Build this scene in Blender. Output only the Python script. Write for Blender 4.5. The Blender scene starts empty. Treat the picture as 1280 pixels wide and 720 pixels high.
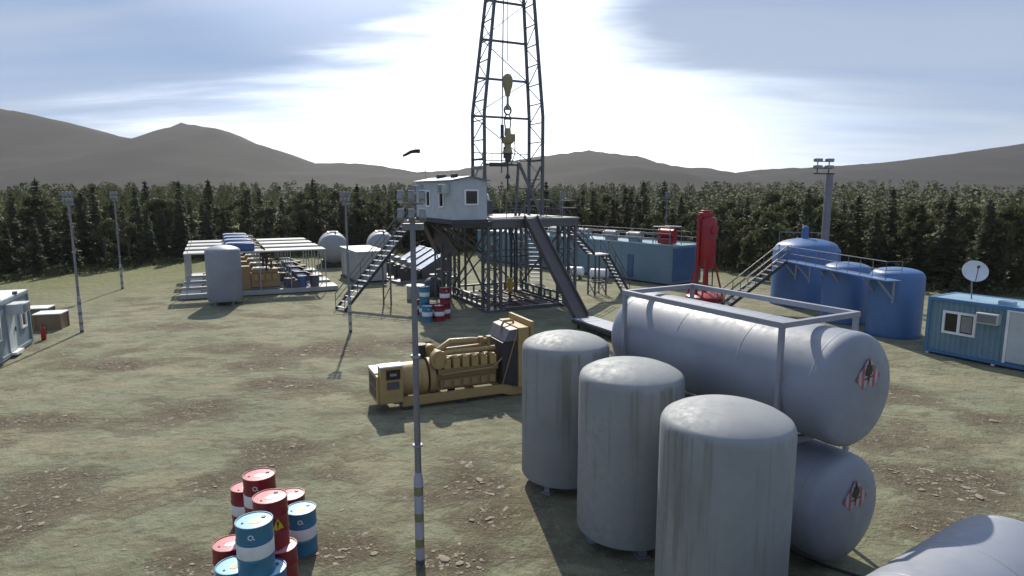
import bpy, math, random
from mathutils import Vector, Matrix, noise
R = math.radians
random.seed(7)
scene = bpy.context.scene
COL = scene.collection

# ------------------------------------------------------------------ camera, world, sun, exposure
cam_d = bpy.data.cameras.new('camera'); cam = bpy.data.objects.new('camera', cam_d); COL.objects.link(cam)
cam_d.sensor_width = 36; cam_d.lens = 22.5; cam_d.clip_end = 6000; cam_d.clip_start = 0.1
cam.location = (0, 0, 7.0); cam.rotation_euler = (R(90) - math.atan(120 / 800), 0, 0)
scene.camera = cam
SUN_EL, SUN_AZ = R(40), R(-10)            # azimuth from +Y towards +X
world = bpy.data.worlds.new('World'); scene.world = world; world.use_nodes = True
wt = world.node_tree; wn = wt.nodes; wl = wt.links
for n in list(wn): wn.remove(n)
def WN(t, **k):
    n = wn.new(t)
    for a, b in k.items(): setattr(n, a, b)
    return n
sky = WN('ShaderNodeTexSky', sky_type='NISHITA', sun_disc=False, sun_elevation=SUN_EL, sun_rotation=SUN_AZ,
         air_density=1.0, dust_density=0.8, ozone_density=2.0, altitude=200)
tc = WN('ShaderNodeTexCoord'); sep = WN('ShaderNodeSeparateXYZ'); wl.new(tc.outputs['Generated'], sep.inputs[0])
def WM(op, a, b=None, c=None, clamp=False):
    n = WN('ShaderNodeMath', operation=op, use_clamp=clamp)
    for i, v in enumerate((a, b, c)):
        if v is None: continue
        if isinstance(v, (int, float)): n.inputs[i].default_value = v
        else: wl.new(v, n.inputs[i])
    return n.outputs[0]
zc = WM('ADD', WM('MAXIMUM', sep.outputs[2], 0.0), 0.11)
px_, py_ = WM('DIVIDE', sep.outputs[0], zc), WM('DIVIDE', sep.outputs[1], zc)
cmb = WN('ShaderNodeCombineXYZ'); wl.new(px_, cmb.inputs[0]); wl.new(py_, cmb.inputs[1])
mp = WN('ShaderNodeMapping'); mp.inputs['Scale'].default_value = (0.26, 0.85, 1); mp.inputs['Rotation'].default_value = (0, 0, R(8))
mp.inputs['Location'].default_value = (1.3, 0.4, 0)
wl.new(cmb.outputs[0], mp.inputs[0])
cn = WN('ShaderNodeTexNoise'); cn.inputs['Scale'].default_value = 1.1; cn.inputs['Detail'].default_value = 8; cn.inputs['Roughness'].default_value = 0.52
cn.inputs['Distortion'].default_value = 0.5
wl.new(mp.outputs[0], cn.inputs['Vector'])
cn2 = WN('ShaderNodeTexNoise'); cn2.inputs['Scale'].default_value = 3.4; cn2.inputs['Detail'].default_value = 6; cn2.inputs['Roughness'].default_value = 0.55; cn2.inputs['Distortion'].default_value = 0.3
wl.new(mp.outputs[0], cn2.inputs['Vector'])
cr = WN('ShaderNodeValToRGB'); cr.color_ramp.elements[0].position = 0.38; cr.color_ramp.elements[1].position = 0.62
wl.new(cn.outputs[0], cr.inputs[0])
# thin cloud veils glow around the sun (forward scattering)
sd = (math.sin(SUN_AZ) * math.cos(SUN_EL), math.cos(SUN_AZ) * math.cos(SUN_EL), math.sin(SUN_EL))
dot = WN('ShaderNodeVectorMath', operation='DOT_PRODUCT'); wl.new(tc.outputs['Generated'], dot.inputs[0]); dot.inputs[1].default_value = sd
dmax = WM('MAXIMUM', dot.outputs['Value'], 0.0)
azm = WM('ABSOLUTE', WM('ADD', WM('ARCTAN2', sep.outputs[0], sep.outputs[1]), WM('ADD', WM('MULTIPLY', WM('SUBTRACT', cn.outputs[0], 0.5), 0.26), WM('MULTIPLY', WM('SUBTRACT', cn2.outputs[0], 0.5), 0.40))))
wid = WN('ShaderNodeMapRange', interpolation_type='SMOOTHSTEP'); wl.new(sep.outputs[2], wid.inputs[0])
for i, v in ((1, .07), (2, .25), (3, .43), (4, .135)): wid.inputs[i].default_value = v
win = WN('ShaderNodeMapRange', interpolation_type='SMOOTHSTEP'); wl.new(WM('DIVIDE', azm, wid.outputs[0]), win.inputs[0])
for i, v in ((1, 1.7), (2, .3), (3, 0.0), (4, 1.0)): win.inputs[i].default_value = v
hgt = WN('ShaderNodeMapRange', interpolation_type='SMOOTHSTEP'); wl.new(dot.outputs['Value'], hgt.inputs[0]); hgt.inputs[1].default_value = 0.45; hgt.inputs[2].default_value = 0.8
mr = WN('ShaderNodeMapRange', interpolation_type='SMOOTHSTEP'); wl.new(dot.outputs['Value'], mr.inputs[0]); mr.inputs[1].default_value = 0.84; mr.inputs[2].default_value = 0.99
glow = WM('ADD', WM('MULTIPLY', WM('MULTIPLY', win.outputs[0], hgt.outputs[0]), WM('ADD', 4.5, WM('MULTIPLY', cn2.outputs[0], 8.0))), WM('MULTIPLY', mr.outputs[0], 7.0))
lowall = WM('MULTIPLY', WM('POWER', WM('SUBTRACT', 1.0, WM('MAXIMUM', sep.outputs[2], 0.0), clamp=True), 22.0), 4.0)
amp = WM('ADD', glow, lowall)
veil = WN('ShaderNodeMixRGB'); wl.new(cr.outputs[0], veil.inputs[0]); veil.inputs[1].default_value = (2.1, 3.25, 5.5, 1); veil.inputs[2].default_value = (3.6, 4.35, 5.8, 1)
vs1 = WN('ShaderNodeMixRGB'); vs1.inputs[0].default_value = .86; wl.new(sky.outputs[0], vs1.inputs[1]); wl.new(veil.outputs[0], vs1.inputs[2])
mixc = WN('ShaderNodeMixRGB', blend_type='ADD'); mixc.inputs[0].default_value = 1; wl.new(vs1.outputs[0], mixc.inputs[1]); wl.new(amp, mixc.inputs[2])
bg = WN('ShaderNodeBackground'); bg.inputs['Strength'].default_value = 0.1; wl.new(mixc.outputs[0], bg.inputs['Color'])
wo = WN('ShaderNodeOutputWorld'); wl.new(bg.outputs[0], wo.inputs['Surface'])
sun_d = bpy.data.lights.new('sun', 'SUN'); sun_d.energy = 5.0; sun_d.angle = R(0.6); sun_d.color = (1.0, 0.93, 0.79)
sun = bpy.data.objects.new('sun', sun_d); COL.objects.link(sun)
sun.rotation_euler = Vector(sd).to_track_quat('Z', 'Y').to_euler()
vs = scene.view_settings; vs.view_transform = 'Standard'; vs.look = 'None'; vs.exposure = 0.2; vs.gamma = 1; vs.use_curve_mapping = False
scene.render.engine = 'CYCLES'
cy = scene.cycles; cy.use_denoising = True; cy.max_bounces = 6; cy.transparent_max_bounces = 8; cy.volume_bounces = 0
cy.sample_clamp_indirect = 6

# ------------------------------------------------------------------ helpers
class MB:
    """collects shapes for ONE mesh"""
    def __init__(s): s.v = []; s.f = []; s.sm = []; s.mi = []; s.T = None; s.m = 0
    def add(s, vs, fs, smooth=False):
        o = len(s.v); s.v += [tuple(s.T @ Vector(p)) if s.T else tuple(p) for p in vs]
        s.f += [tuple(o + i for i in f) for f in fs]; s.sm += [smooth] * len(fs); s.mi += [s.m] * len(fs)
        return s
    def box(s, x0, x1, y0, y1, z0, z1, rz=0):
        vs = [(x, y, z) for z in (z0, z1) for x, y in ((x0, y0), (x1, y0), (x1, y1), (x0, y1))]
        if rz:
            cx, cy_ = (x0 + x1) / 2, (y0 + y1) / 2; c, n = math.cos(rz), math.sin(rz)
            vs = [(cx + (x - cx) * c - (y - cy_) * n, cy_ + (x - cx) * n + (y - cy_) * c, z) for x, y, z in vs]
        return s.add(vs, [(3, 2, 1, 0), (4, 5, 6, 7), (0, 1, 5, 4), (1, 2, 6, 5), (2, 3, 7, 6), (3, 0, 4, 7)])
    def bar(s, p, q, w, h=None, up=(0, 0, 1)):
        p, q = Vector(p), Vector(q); h = h or w; d = (q - p).normalized(); up = Vector(up)
        if abs(d.dot(up)) > .98: up = Vector((0, 1, 0))
        a = d.cross(up).normalized() * (w / 2); b = a.cross(d).normalized() * (h / 2)
        vs = [e + i * a + j * b for e in (p, q) for i, j in ((-1, -1), (1, -1), (1, 1), (-1, 1))]
        return s.add(vs, [(0, 1, 2, 3), (7, 6, 5, 4), (0, 4, 5, 1), (1, 5, 6, 2), (2, 6, 7, 3), (3, 7, 4, 0)])
    def tube(s, p, q, r, r2=None, n=10, caps=True):
        p, q = Vector(p), Vector(q); r2 = r if r2 is None else r2; d = (q - p).normalized()
        u = d.orthogonal().normalized(); w = d.cross(u)
        vs = []
        for e, rr in ((p, r), (q, r2)):
            for i in range(n):
                t = 2 * math.pi * i / n; vs.append(e + (u * math.cos(t) + w * math.sin(t)) * rr)
        s.add(vs, [(i, (i + 1) % n, n + (i + 1) % n, n + i) for i in range(n)], True)
        if caps: s.add(vs, [tuple(range(n - 1, -1, -1)), tuple(range(n, 2 * n))])
        return s
    def path(s, pts, r, n=8):
        pts = [Vector(p) for p in pts]; u = None; rings = []
        for i, p in enumerate(pts):
            d = (pts[min(i + 1, len(pts) - 1)] - pts[max(i - 1, 0)]).normalized()
            u = d.orthogonal().normalized() if u is None else (u - d * u.dot(d)).normalized()
            w = d.cross(u); rr = r[i] if isinstance(r, (list, tuple)) else r
            rings.append([p + (u * math.cos(2 * math.pi * k / n) + w * math.sin(2 * math.pi * k / n)) * rr for k in range(n)])
        vs = [x for g in rings for x in g]
        fs = [(a * n + k, a * n + (k + 1) % n, (a + 1) * n + (k + 1) % n, (a + 1) * n + k) for a in range(len(pts) - 1) for k in range(n)]
        s.add(vs, fs, True); m = len(pts) - 1
        return s.add(vs, [tuple(range(n - 1, -1, -1)), tuple(m * n + k for k in range(n))])
    def lathe(s, prof, n=40, M=None):
        M = M or Matrix(); vs = []; 
        for r, z in prof:
            for k in range(n):
                t = 2 * math.pi * k / n; vs.append(M @ Vector((r * math.cos(t), r * math.sin(t), z)))
        fs = [(a * n + k, a * n + (k + 1) % n, (a + 1) * n + (k + 1) % n, (a + 1) * n + k) for a in range(len(prof) - 1) for k in range(n)]
        s.add(vs, fs, True); m = len(prof) - 1
        return s.add(vs, [tuple(range(n - 1, -1, -1)), tuple(m * n + k for k in range(n))], True)
    def prism(s, poly, z0, z1, M=None):
        M = M or Matrix(); n = len(poly)
        vs = [M @ Vector((x, y, z)) for z in (z0, z1) for x, y in poly]
        return s.add(vs, [tuple(range(n - 1, -1, -1)), tuple(range(n, 2 * n))] + [(i, (i + 1) % n, n + (i + 1) % n, n + i) for i in range(n)])

def obj(name, mb, mat, parent=None, bevel=0, angle=38):
    me = bpy.data.meshes.new(name); me.from_pydata(mb.v, [], mb.f); me.validate(clean_customdata=False)
    if len(me.polygons) == len(mb.sm):
        me.polygons.foreach_set('use_smooth', mb.sm); me.polygons.foreach_set('material_index', mb.mi)
    for m in (mat if isinstance(mat, (list, tuple)) else [mat]): me.materials.append(m)
    me.set_sharp_from_angle(angle=R(angle)); me.update()
    o = bpy.data.objects.new(name, me); COL.objects.link(o)
    if parent: o.parent = parent
    if bevel:
        b = o.modifiers.new('bevel', 'BEVEL'); b.width = bevel; b.segments = 2; b.limit_method = 'ANGLE'; b.angle_limit = R(50)
    return o
def tag(o, label, cat, group=None):
    o['label'] = label; o['category'] = cat
    if group: o['group'] = group
    return o
def thing(name, label, cat, loc=(0, 0, 0), rz=0, group=None):
    o = bpy.data.objects.new(name, None); COL.objects.link(o); o.location = loc; o.rotation_euler = (0, 0, rz)
    o.empty_display_size = .3
    return tag(o, label, cat, group)
def struct(o, kind='structure'): o['kind'] = kind; return o
KIDS = {}
def kids(root):
    return [c for c in COL.objects if c.parent == root]
def dup(root, loc, rz, label, group=None, src=None):
    def cp(o, par):
        c = o.copy(); COL.objects.link(c)
        if par: c.parent = par
        for k in KIDS.setdefault(o.name, kids(o)): cp(k, c)
        return c
    r = cp(root, None); r.location = loc; r.rotation_euler = (0, 0, rz); r['label'] = label
    if group: r['group'] = group
    return r

# ------------------------------------------------------------------ materials
def newmat(name):
    m = bpy.data.materials.new(name); m.use_nodes = True; t = m.node_tree
    for n in list(t.nodes): t.nodes.remove(n)
    o = t.nodes.new('ShaderNodeOutputMaterial'); b = t.nodes.new('ShaderNodeBsdfPrincipled'); t.links.new(b.outputs[0], o.inputs[0])
    return m, t, b
def rgb(c): return (c[0], c[1], c[2], 1)
def N(t, kind, ins=None, **k):
    n = t.nodes.new(kind)
    for a, v in k.items(): setattr(n, a, v)
    for key, v in (ins or {}).items():
        if isinstance(v, bpy.types.NodeSocket): t.links.new(v, n.inputs[key])
        else: n.inputs[key].default_value = v
    return n
def ramp(t, fac, stops):
    r = N(t, 'ShaderNodeValToRGB', {0: fac}); e = r.color_ramp.elements
    while len(e) < len(stops): e.new(0.5)
    for el, (p, c) in zip(e, stops): el.position = p; el.color = rgb(c) if isinstance(c, (tuple, list)) else (c, c, c, 1)
    return r.outputs[0]
def noise_(t, vec, scale, detail=5, rough=.55, dist=0):
    return N(t, 'ShaderNodeTexNoise', {'Vector': vec, 'Scale': scale, 'Detail': detail, 'Roughness': rough, 'Distortion': dist}).outputs[0]
def mix(t, f, a, b, mode='MIX'):
    n = N(t, 'ShaderNodeMixRGB', blend_type=mode)
    for i, v in enumerate((f, a, b)):
        if isinstance(v, bpy.types.NodeSocket): t.links.new(v, n.inputs[i])
        else: n.inputs[i].default_value = rgb(v) if isinstance(v, (tuple, list)) else v
    return n.outputs[0]
def paint(name, c, rough=.45, metal=0.0, dirt=(0.09, 0.075, 0.055), wear=.35, scale=1.6, streak=False, bump=.04, spec=.5, coat=0):
    """painted or bare metal with mottling, grime and (optionally) runs of grime down its side"""
    m, t, b = newmat(name)
    g = N(t, 'ShaderNodeNewGeometry').outputs['Position'] if False else N(t, 'ShaderNodeTexCoord').outputs['Object']
    rnd = N(t, 'ShaderNodeObjectInfo').outputs['Random']
    off = N(t, 'ShaderNodeVectorMath', {0: g, 1: N(t, 'ShaderNodeCombineXYZ', {0: N(t, 'ShaderNodeMath', {0: rnd, 1: 37.0}, operation='MULTIPLY').outputs[0]}).outputs[0]}, operation='ADD').outputs[0]
    n1 = noise_(t, off, scale, 6, .6); n2 = noise_(t, off, scale * 9, 4, .6)
    base = mix(t, ramp(t, n1, [(.3, 0.0), (.7, 1.0)]), [x * .82 for x in c], [min(1, x * 1.12) for x in c])
    f = ramp(t, n1, [(.5, 0.0), (.78, 1.0)]); f2 = N(t, 'ShaderNodeMath', {0: f, 1: ramp(t, n2, [(.38, 0.0), (.66, 1.0)])}, operation='MULTIPLY').outputs[0]
    f2 = N(t, 'ShaderNodeMath', {0: f2, 1: wear}, operation='MULTIPLY').outputs[0]
    colr = mix(t, f2, base, dirt)
    if streak:
        mp_ = N(t, 'ShaderNodeMapping', {'Vector': off, 'Scale': (2.6, 2.6, .12)}).outputs[0]
        nz = N(t, 'ShaderNodeSeparateXYZ', {0: N(t, 'ShaderNodeTexCoord').outputs['Normal']}).outputs[2]; side = ramp(t, nz, [(.25, 1.0), (.6, 0.0)])
        zz = N(t, 'ShaderNodeSeparateXYZ', {0: g}).outputs[2]
        s1 = ramp(t, noise_(t, mp_, 1.3, 6, .68), [(.51, 0.0), (.62, 1.0)])
        ln = N(t, 'ShaderNodeMath', {0: N(t, 'ShaderNodeMapRange', {0: zz, 1: .6, 2: 3.4, 3: -.55, 4: .6}).outputs[0], 1: N(t, 'ShaderNodeMath', {0: noise_(t, mp_, 2.1, 3, .6), 1: 1.9}, operation='MULTIPLY').outputs[0]}, operation='ADD').outputs[0]
        s1 = N(t, 'ShaderNodeMath', {0: s1, 1: ramp(t, ln, [(.6, .12), (1.05, 1.0)])}, operation='MULTIPLY').outputs[0]
        s2 = N(t, 'ShaderNodeMath', {0: s1, 1: N(t, 'ShaderNodeMath', {0: side, 1: .85}, operation='MULTIPLY').outputs[0]}, operation='MULTIPLY').outputs[0]
        colr = mix(t, s2, colr, [x * .36 + y * .55 for x, y in zip(c, (.12, .11, .07))])
        s3 = ramp(t, noise_(t, N(t, 'ShaderNodeMapping', {'Vector': off, 'Scale': (2.1, 2.1, .1), 'Location': (5, 3, 1)}).outputs[0], 1.7, 4, .5), [(.55, 0.0), (.7, 1.0)])
        colr = mix(t, N(t, 'ShaderNodeMath', {0: s3, 1: N(t, 'ShaderNodeMath', {0: side, 1: .05}, operation='MULTIPLY').outputs[0]}, operation='MULTIPLY').outputs[0], colr, [min(1, x * 1.45 + .02) for x in c])
    t.links.new(colr, b.inputs['Base Color'])
    b.inputs['Metallic'].default_value = metal; b.inputs['Specular IOR Level'].default_value = spec
    rr = N(t, 'ShaderNodeMapRange', {0: n2, 1: .3, 2: .7, 3: max(.05, rough - .1), 4: min(1, rough + .14)}).outputs[0]
    t.links.new(rr, b.inputs['Roughness'])
    if bump:
        bp = N(t, 'ShaderNodeBump', {'Strength': bump * 4, 'Distance': .02, 'Height': n2}); t.links.new(bp.outputs[0], b.inputs['Normal'])
    return m
MAT = {}
MAT['tank'] = paint('grey_tank_steel', (.25, .265, .28), .64, 0.0, (.12, .10, .07), .5, .8, streak=True, bump=.006)
MAT['tank_far'] = paint('dull_tank_steel', (.27, .28, .29), .5, .1, (.12, .11, .09), .4, .8)
MAT['htank'] = paint('grey_blue_tank_paint', (.235, .255, .305), .5, 0, (.13, .12, .11), .3, .6, bump=.006)
MAT['frame'] = paint('grey_frame_paint', (.27, .28, .33), .45, .2)
MAT['blue'] = paint('blue_tank_paint', (.06, .14, .32), .42, 0, (.05, .06, .08), .4, .8)
MAT['steel'] = paint('rig_steel', (.125, .13, .14), .5, .5, (.11, .07, .045), .7, 2)
MAT['mast'] = paint('mast_steel', (.10, .105, .115), .5, .3, (.1, .07, .05), .5, 2)
MAT['darksteel'] = paint('dark_steel', (.055, .058, .065), .5, .4, (.09, .06, .04), .5, 2)
MAT['rust'] = paint('rusty_ramp', (.10, .085, .085), .55, .3, (.13, .065, .04), .7, 2)
MAT['cabin'] = paint('pale_cabin_panel', (.42, .455, .50), .5, 0, (.2, .19, .17), .35, 1.2)
MAT['cabinL'] = paint('grey_blue_cabin_panel', (.17, .225, .265), .5, 0, (.12, .12, .11), .35, 1.2)
MAT['cont'] = paint('teal_blue_corrugated', (.14, .24, .30), .5, 0, (.09, .09, .09), .5, 1.2)
MAT['contblue'] = paint('blue_container_frame', (.06, .16, .31), .42, 0, (.06, .06, .07), .4, 1.2)
MAT['roofblue'] = paint('light_blue_roof', (.25, .38, .48), .35, .1, (.15, .15, .15), .4, .9)
MAT['roofwhite'] = paint('white_roof', (.72, .74, .76), .5, 0, (.3, .28, .25), .4, .9)
MAT['roofgrey'] = paint('weathered_roof_sheet', (.36, .365, .36), .55, 0, (.2, .18, .15), .5, .9)
MAT['white'] = paint('white_paint', (.74, .75, .76), .45, 0, (.3, .28, .24), .35, 1.4)
MAT['panel'] = paint('pale_grey_panel', (.46, .5, .52), .5, 0, (.3, .28, .25), .3, 1)
MAT['glass'] = paint('dark_window_glass', (.012, .014, .016), .08, 0, (.03, .03, .03), .1, bump=0)
MAT['blind'] = paint('window_blind', (.22, .23, .22), .6, 0)
MAT['mud'] = paint('blue_mud_tank_paint', (.155, .245, .305), .42, .1, (.08, .07, .06), .5, .5)
MAT['muddark'] = paint('deep_blue_panel', (.04, .10, .22), .4, 0)
MAT['yellow'] = paint('ochre_machine_paint', (.345, .24, .10), .45, 0, (.08, .055, .03), .6, 2.2)
MAT['tan'] = paint('tan_machine_paint', (.30, .19, .09), .5, 0, (.06, .04, .03), .6, 2.2)
MAT['hookyellow'] = paint('faded_yellow_hook', (.30, .25, .13), .5, 0, (.07, .055, .03), .6, 2.2)
MAT['bopyellow'] = paint('yellow_wellhead', (.48, .32, .04), .45, 0, (.08, .055, .03), .5, 2.2)
MAT['shroud'] = paint('violet_grey_shroud', (.075, .07, .09), .45, .1)
MAT['red'] = paint('red_paint', (.30, .010, .018), .4, 0, (.08, .02, .015), .5, 1.5)
MAT['redbarrel'] = paint('red_barrel_paint', (.19, .005, .02), .36, 0, (.07, .01, .015), .3, 3)
MAT['bluebarrel'] = paint('blue_barrel_paint', (.025, .155, .27), .36, 0, (.03, .05, .06), .4, 3)
MAT['navybarrel'] = paint('deep_blue_barrel_paint', (.02, .10, .30), .36, 0, (.03, .04, .06), .4, 3)
MAT['redlid'] = paint('red_lid_sunlit', (.60, .24, .25), .3, 0, (.25, .1, .09), .4, 4)  # sunlight on the lid painted in: pinker and paler than the barrel's red
MAT['bluelid'] = paint('blue_lid_sunlit', (.33, .58, .74), .3, 0, (.15, .25, .3), .4, 4)  # blue lightened in the colour itself, as if the sun struck the lid
MAT['band'] = paint('white_band', (.66, .68, .70), .45, 0, (.25, .22, .2), .4, 3)
MAT['sticker'] = paint('cream_sticker', (.72, .56, .36), .6, 0)
MAT['signyellow'] = paint('warning_yellow', (.55, .42, .02), .5, 0)
MAT['black'] = paint('black_rubber', (.018, .018, .02), .55, 0)
MAT['pole'] = paint('galvanised_pole', (.20, .20, .23), .5, .4, (.1, .08, .06), .5, 2.5)
MAT['lampbody'] = paint('lamp_housing', (.20, .20, .21), .45, .2)
MAT['lens'] = paint('lamp_glass', (.22, .23, .25), .12, 0, bump=0)
MAT['silver'] = paint('polished_cover', (.55, .56, .58), .22, .85, (.2, .19, .18), .3, 1.5)
MAT['radblue'] = paint('radiator_blue', (.05, .10, .27), .4, 0)
MAT['wood'] = paint('brown_plywood', (.20, .14, .085), .7, 0, (.08, .05, .03), .5, 2)
MAT['dish'] = paint('dish_white', (.62, .64, .67), .45, 0, (.3, .3, .3), .3, 2)
MAT['stripered'] = paint('placard_red', (.30, .09, .11), .55, 0)
MAT['stripewhite'] = paint('placard_white', (.38, .34, .37), .55, 0)
# striped pole foot
def mat_stripe():
    m, t, b = newmat('striped_pole_foot'); g = N(t, 'ShaderNodeTexCoord').outputs['Object']
    z = N(t, 'ShaderNodeSeparateXYZ', {0: g}).outputs[2]
    fr = N(t, 'ShaderNodeMath', {0: N(t, 'ShaderNodeMath', {0: z, 1: 1 / .52}, operation='MULTIPLY').outputs[0], 1: 1.0}, operation='FRACT' if False else 'MODULO').outputs[0]
    k = ramp(t, fr, [(.0, 0.0), (.66, 0.0), (.67, 1.0)])
    n1 = noise_(t, g, 9, 4)
    c = mix(t, k, mix(t, n1, (.26, .26, .33), (.36, .36, .42)), mix(t, n1, (.14, .14, .07), (.21, .205, .10)))
    low_ = ramp(t, z, [(.0, 1.0), (.09, 1.0), (.11, 0.0)])
    t.links.new(mix(t, low_, c, (.07, .07, .075)), b.inputs['Base Color']); b.inputs['Roughness'].default_value = .55
    return m
MAT['stripe'] = mat_stripe()
def leafmat(name, dark, light, trans):
    m, t, b = newmat(name); g = N(t, 'ShaderNodeTexCoord').outputs['Object']
    rnd = N(t, 'ShaderNodeObjectInfo').outputs['Random']
    n1 = noise_(t, g, 1.1, 3); n2 = noise_(t, g, 9, 2)
    c = mix(t, ramp(t, n1, [(.35, 0.0), (.65, 1.0)]), dark, light)
    c = mix(t, .5, c, mix(t, n2, [x * .6 for x in dark], [x * 1.25 for x in light]))
    hs = N(t, 'ShaderNodeHueSaturation', {'Hue': N(t, 'ShaderNodeMapRange', {0: rnd, 3: .475, 4: .515}).outputs[0], 'Value': N(t, 'ShaderNodeMapRange', {0: rnd, 3: .72, 4: 1.25}).outputs[0], 'Color': c}).outputs[0]
    b.inputs['Roughness'].default_value = .6; b.inputs['Specular IOR Level'].default_value = .08
    t.links.new(hs, b.inputs['Base Color'])
    tr = N(t, 'ShaderNodeBsdfTranslucent', {'Color': hs}); ms = N(t, 'ShaderNodeMixShader', {0: trans, 1: b.outputs[0], 2: tr.outputs[0]})
    t.links.new(ms.outputs[0], [n for n in t.nodes if n.type == 'OUTPUT_MATERIAL'][0].inputs[0])
    return m
MAT['conifer'] = leafmat('conifer_needles', (.034, .044, .024), (.070, .082, .042), .3)
MAT['leaf'] = leafmat('broad_leaves', (.048, .058, .027), (.098, .106, .048), .36)
MAT['bark'] = paint('bark', (.09, .07, .05), .85, 0, (.04, .03, .02), .5, 3)

# ------------------------------------------------------------------ ground
def gh(x, y):
    r = math.hypot(x, y - 30)
    h = 0.0
    if r > 42: h = min(1.4, (r - 42) * .02) + (noise.noise((x * .02, y * .02, 3)) * min(1.2, (r - 42) * .02))
    return h
PATCH = [(-8.3, 28.1, 4.7, 1.5), (-5.2, 29.1, 2.6, 1.5), (-10.9, 19.5, 1.7, 1.0), (-14.9, 19.1, 1.7, .7), (-6.3, 16.5, 1.3, 1.2), (-11.0, 13.4, 1.3, 1.5), (-11.4, 14.9, 1.4, .7), (-3.0, 11.7, 1.2, .8), (-1.3, 14.9, 1.1, 1.1),
         (-0.3, 13.1, 1.0, .9), (11.1, 17.8, 1.6, 1.2), (11.0, 14.9, 1.7, 1.1), (13.7, 21.9, 1.3, 1.3), (15.2, 19.1, 1.3, 1.0), (-10.2, 25.6, 1.5, .9), (-7.3, 14.5, 1.0, .9), (-16.1, 25.6, 2.2, .9), (-1.3, 11.4, 1.0, .7), (.9, 11.4, .9, .6),
         (-6.3, 11.4, 1.1, .8), (10, 34.3, 1.3, 1.1), (8.6, 12.6, 1.2, .8), (-18, 33, 3, 1.2), (-13, 36, 2.6, .9), (13.5, 25.5, 2, .9), (-8, 22.8, 1.6, .7), (-4.2, 24.5, 1.5, .7)]
def wear_at(x, y):
    """how far the thin grass is worn down to rubbly soil at a place"""
    w = 0.0
    for px, py, rx, ry in PATCH:
        d = ((x - px) / rx) ** 2 + ((y - py) / ry) ** 2
        if d < 6: w = max(w, math.exp(-d * .8) * .85)
    n = noise.fractal((x * .55, y * .8, 1.7), .8, 2.1, 4); n2 = noise.noise((x * .11, y * .16, 4.0))
    return max(0, min(1, w * 1.0 + n * .46 + n2 * .34))
def mat_ground():
    m, t, b = newmat('dirt_and_thin_grass'); g = N(t, 'ShaderNodeTexCoord').outputs['Object']
    def mth(op, a, b_, clamp=False): return N(t, 'ShaderNodeMath', {0: a, 1: b_}, operation=op, use_clamp=clamp).outputs[0]
    gs = N(t, 'ShaderNodeMapping', {'Vector': g, 'Scale': (1, .75, 1), 'Rotation': (0, 0, R(25))}).outputs[0]
    wear = N(t, 'ShaderNodeAttribute', attribute_name='wear').outputs['Fac']
    big = noise_(t, gs, .16, 5, .6, .4); mid = noise_(t, gs, .55, 7, .62, .5); fine = noise_(t, g, 3.0, 8, .66, .3); grit = noise_(t, g, 15, 6, .72)
    warp = N(t, 'ShaderNodeVectorMath', {0: g, 1: N(t, 'ShaderNodeTexNoise', {'Vector': g, 'Scale': 2.2, 'Detail': 3}).outputs['Color']}, operation='ADD').outputs[0]
    clod = N(t, 'ShaderNodeTexVoronoi', {'Vector': warp, 'Scale': 6.5, 'Randomness': 1.0}).outputs; cdist, ccolr = clod['Distance'], clod['Color']
    crnd = N(t, 'ShaderNodeSeparateXYZ', {0: ccolr}).outputs[0]
    grass = mix(t, ramp(t, mid, [(.3, 0.0), (.7, 1.0)]), (.150, .158, .098), (.31, .308, .208))
    grass = mix(t, ramp(t, fine, [(.33, 0.0), (.62, 1.0)]), mix(t, .6, grass, (.12, .117, .075)), grass)
    grass = mix(t, mth('MULTIPLY', ramp(t, big, [(.42, 0.0), (.62, 1.0)]), .5), grass, (.16, .18, .122))
    grass = mix(t, mth('MULTIPLY', ramp(t, grit, [(.5, 0.0), (.68, 1.0)]), .35), grass, (.33, .315, .245))
    st = noise_(t, N(t, 'ShaderNodeMapping', {'Vector': g, 'Scale': (.55, 1.25, 1), 'Rotation': (0, 0, R(12))}).outputs[0], 1.25, 7, .68, .6)
    grass = mix(t, mth('MULTIPLY', ramp(t, st, [(.47, 0.0), (.64, 1.0)]), .8), grass, mix(t, fine, (.085, .075, .05), (.17, .15, .10)))
    soil = mix(t, ramp(t, fine, [(.36, 0.0), (.5, .5), (.64, 1.0)]), (.082, .064, .040), (.225, .185, .128))
    soil = mix(t, ramp(t, grit, [(.42, 0.0), (.6, 1.0)]), mix(t, .6, soil, (.07, .058, .042)), soil)
    clodc = mix(t, crnd, (.15, .125, .09), (.33, .285, .225))
    ck = mth('MULTIPLY', ramp(t, cdist, [(.28, 1.0), (.42, 0.0)]), ramp(t, crnd, [(.42, 0.0), (.6, .85)]))
    soil = mix(t, ck, soil, clodc)
    a = mth('ADD', wear, mth('MULTIPLY', mth('SUBTRACT', fine, .5), 1.6)); a = mth('ADD', a, mth('MULTIPLY', mth('SUBTRACT', mid, .5), 1.3))
    k = ramp(t, a, [(.2, 0.0), (.42, .55), (.75, .95)])
    tanp = ramp(t, noise_(t, N(t, 'ShaderNodeMapping', {'Vector': g, 'Scale': (.7, 1.2, 1), 'Location': (7, 2, 0)}).outputs[0], .42, 6, .6, .5), [(.5, 0.0), (.66, 1.0)])
    grass = mix(t, mth('MULTIPLY', tanp, .45), grass, mix(t, fine, (.22, .175, .105), (.36, .31, .21)))
    c = mix(t, k, grass, soil)
    pale = mth('MULTIPLY', ramp(t, N(t, 'ShaderNodeTexVoronoi', {'Vector': warp, 'Scale': 1.7}).outputs['Distance'], [(.09, 1.0), (.2, 0.0)]), ramp(t, wear, [(.2, 0.0), (.5, .95)]))
    pale = mth('MULTIPLY', pale, ramp(t, grit, [(.42, 0.0), (.55, 1.0)]))
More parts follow.
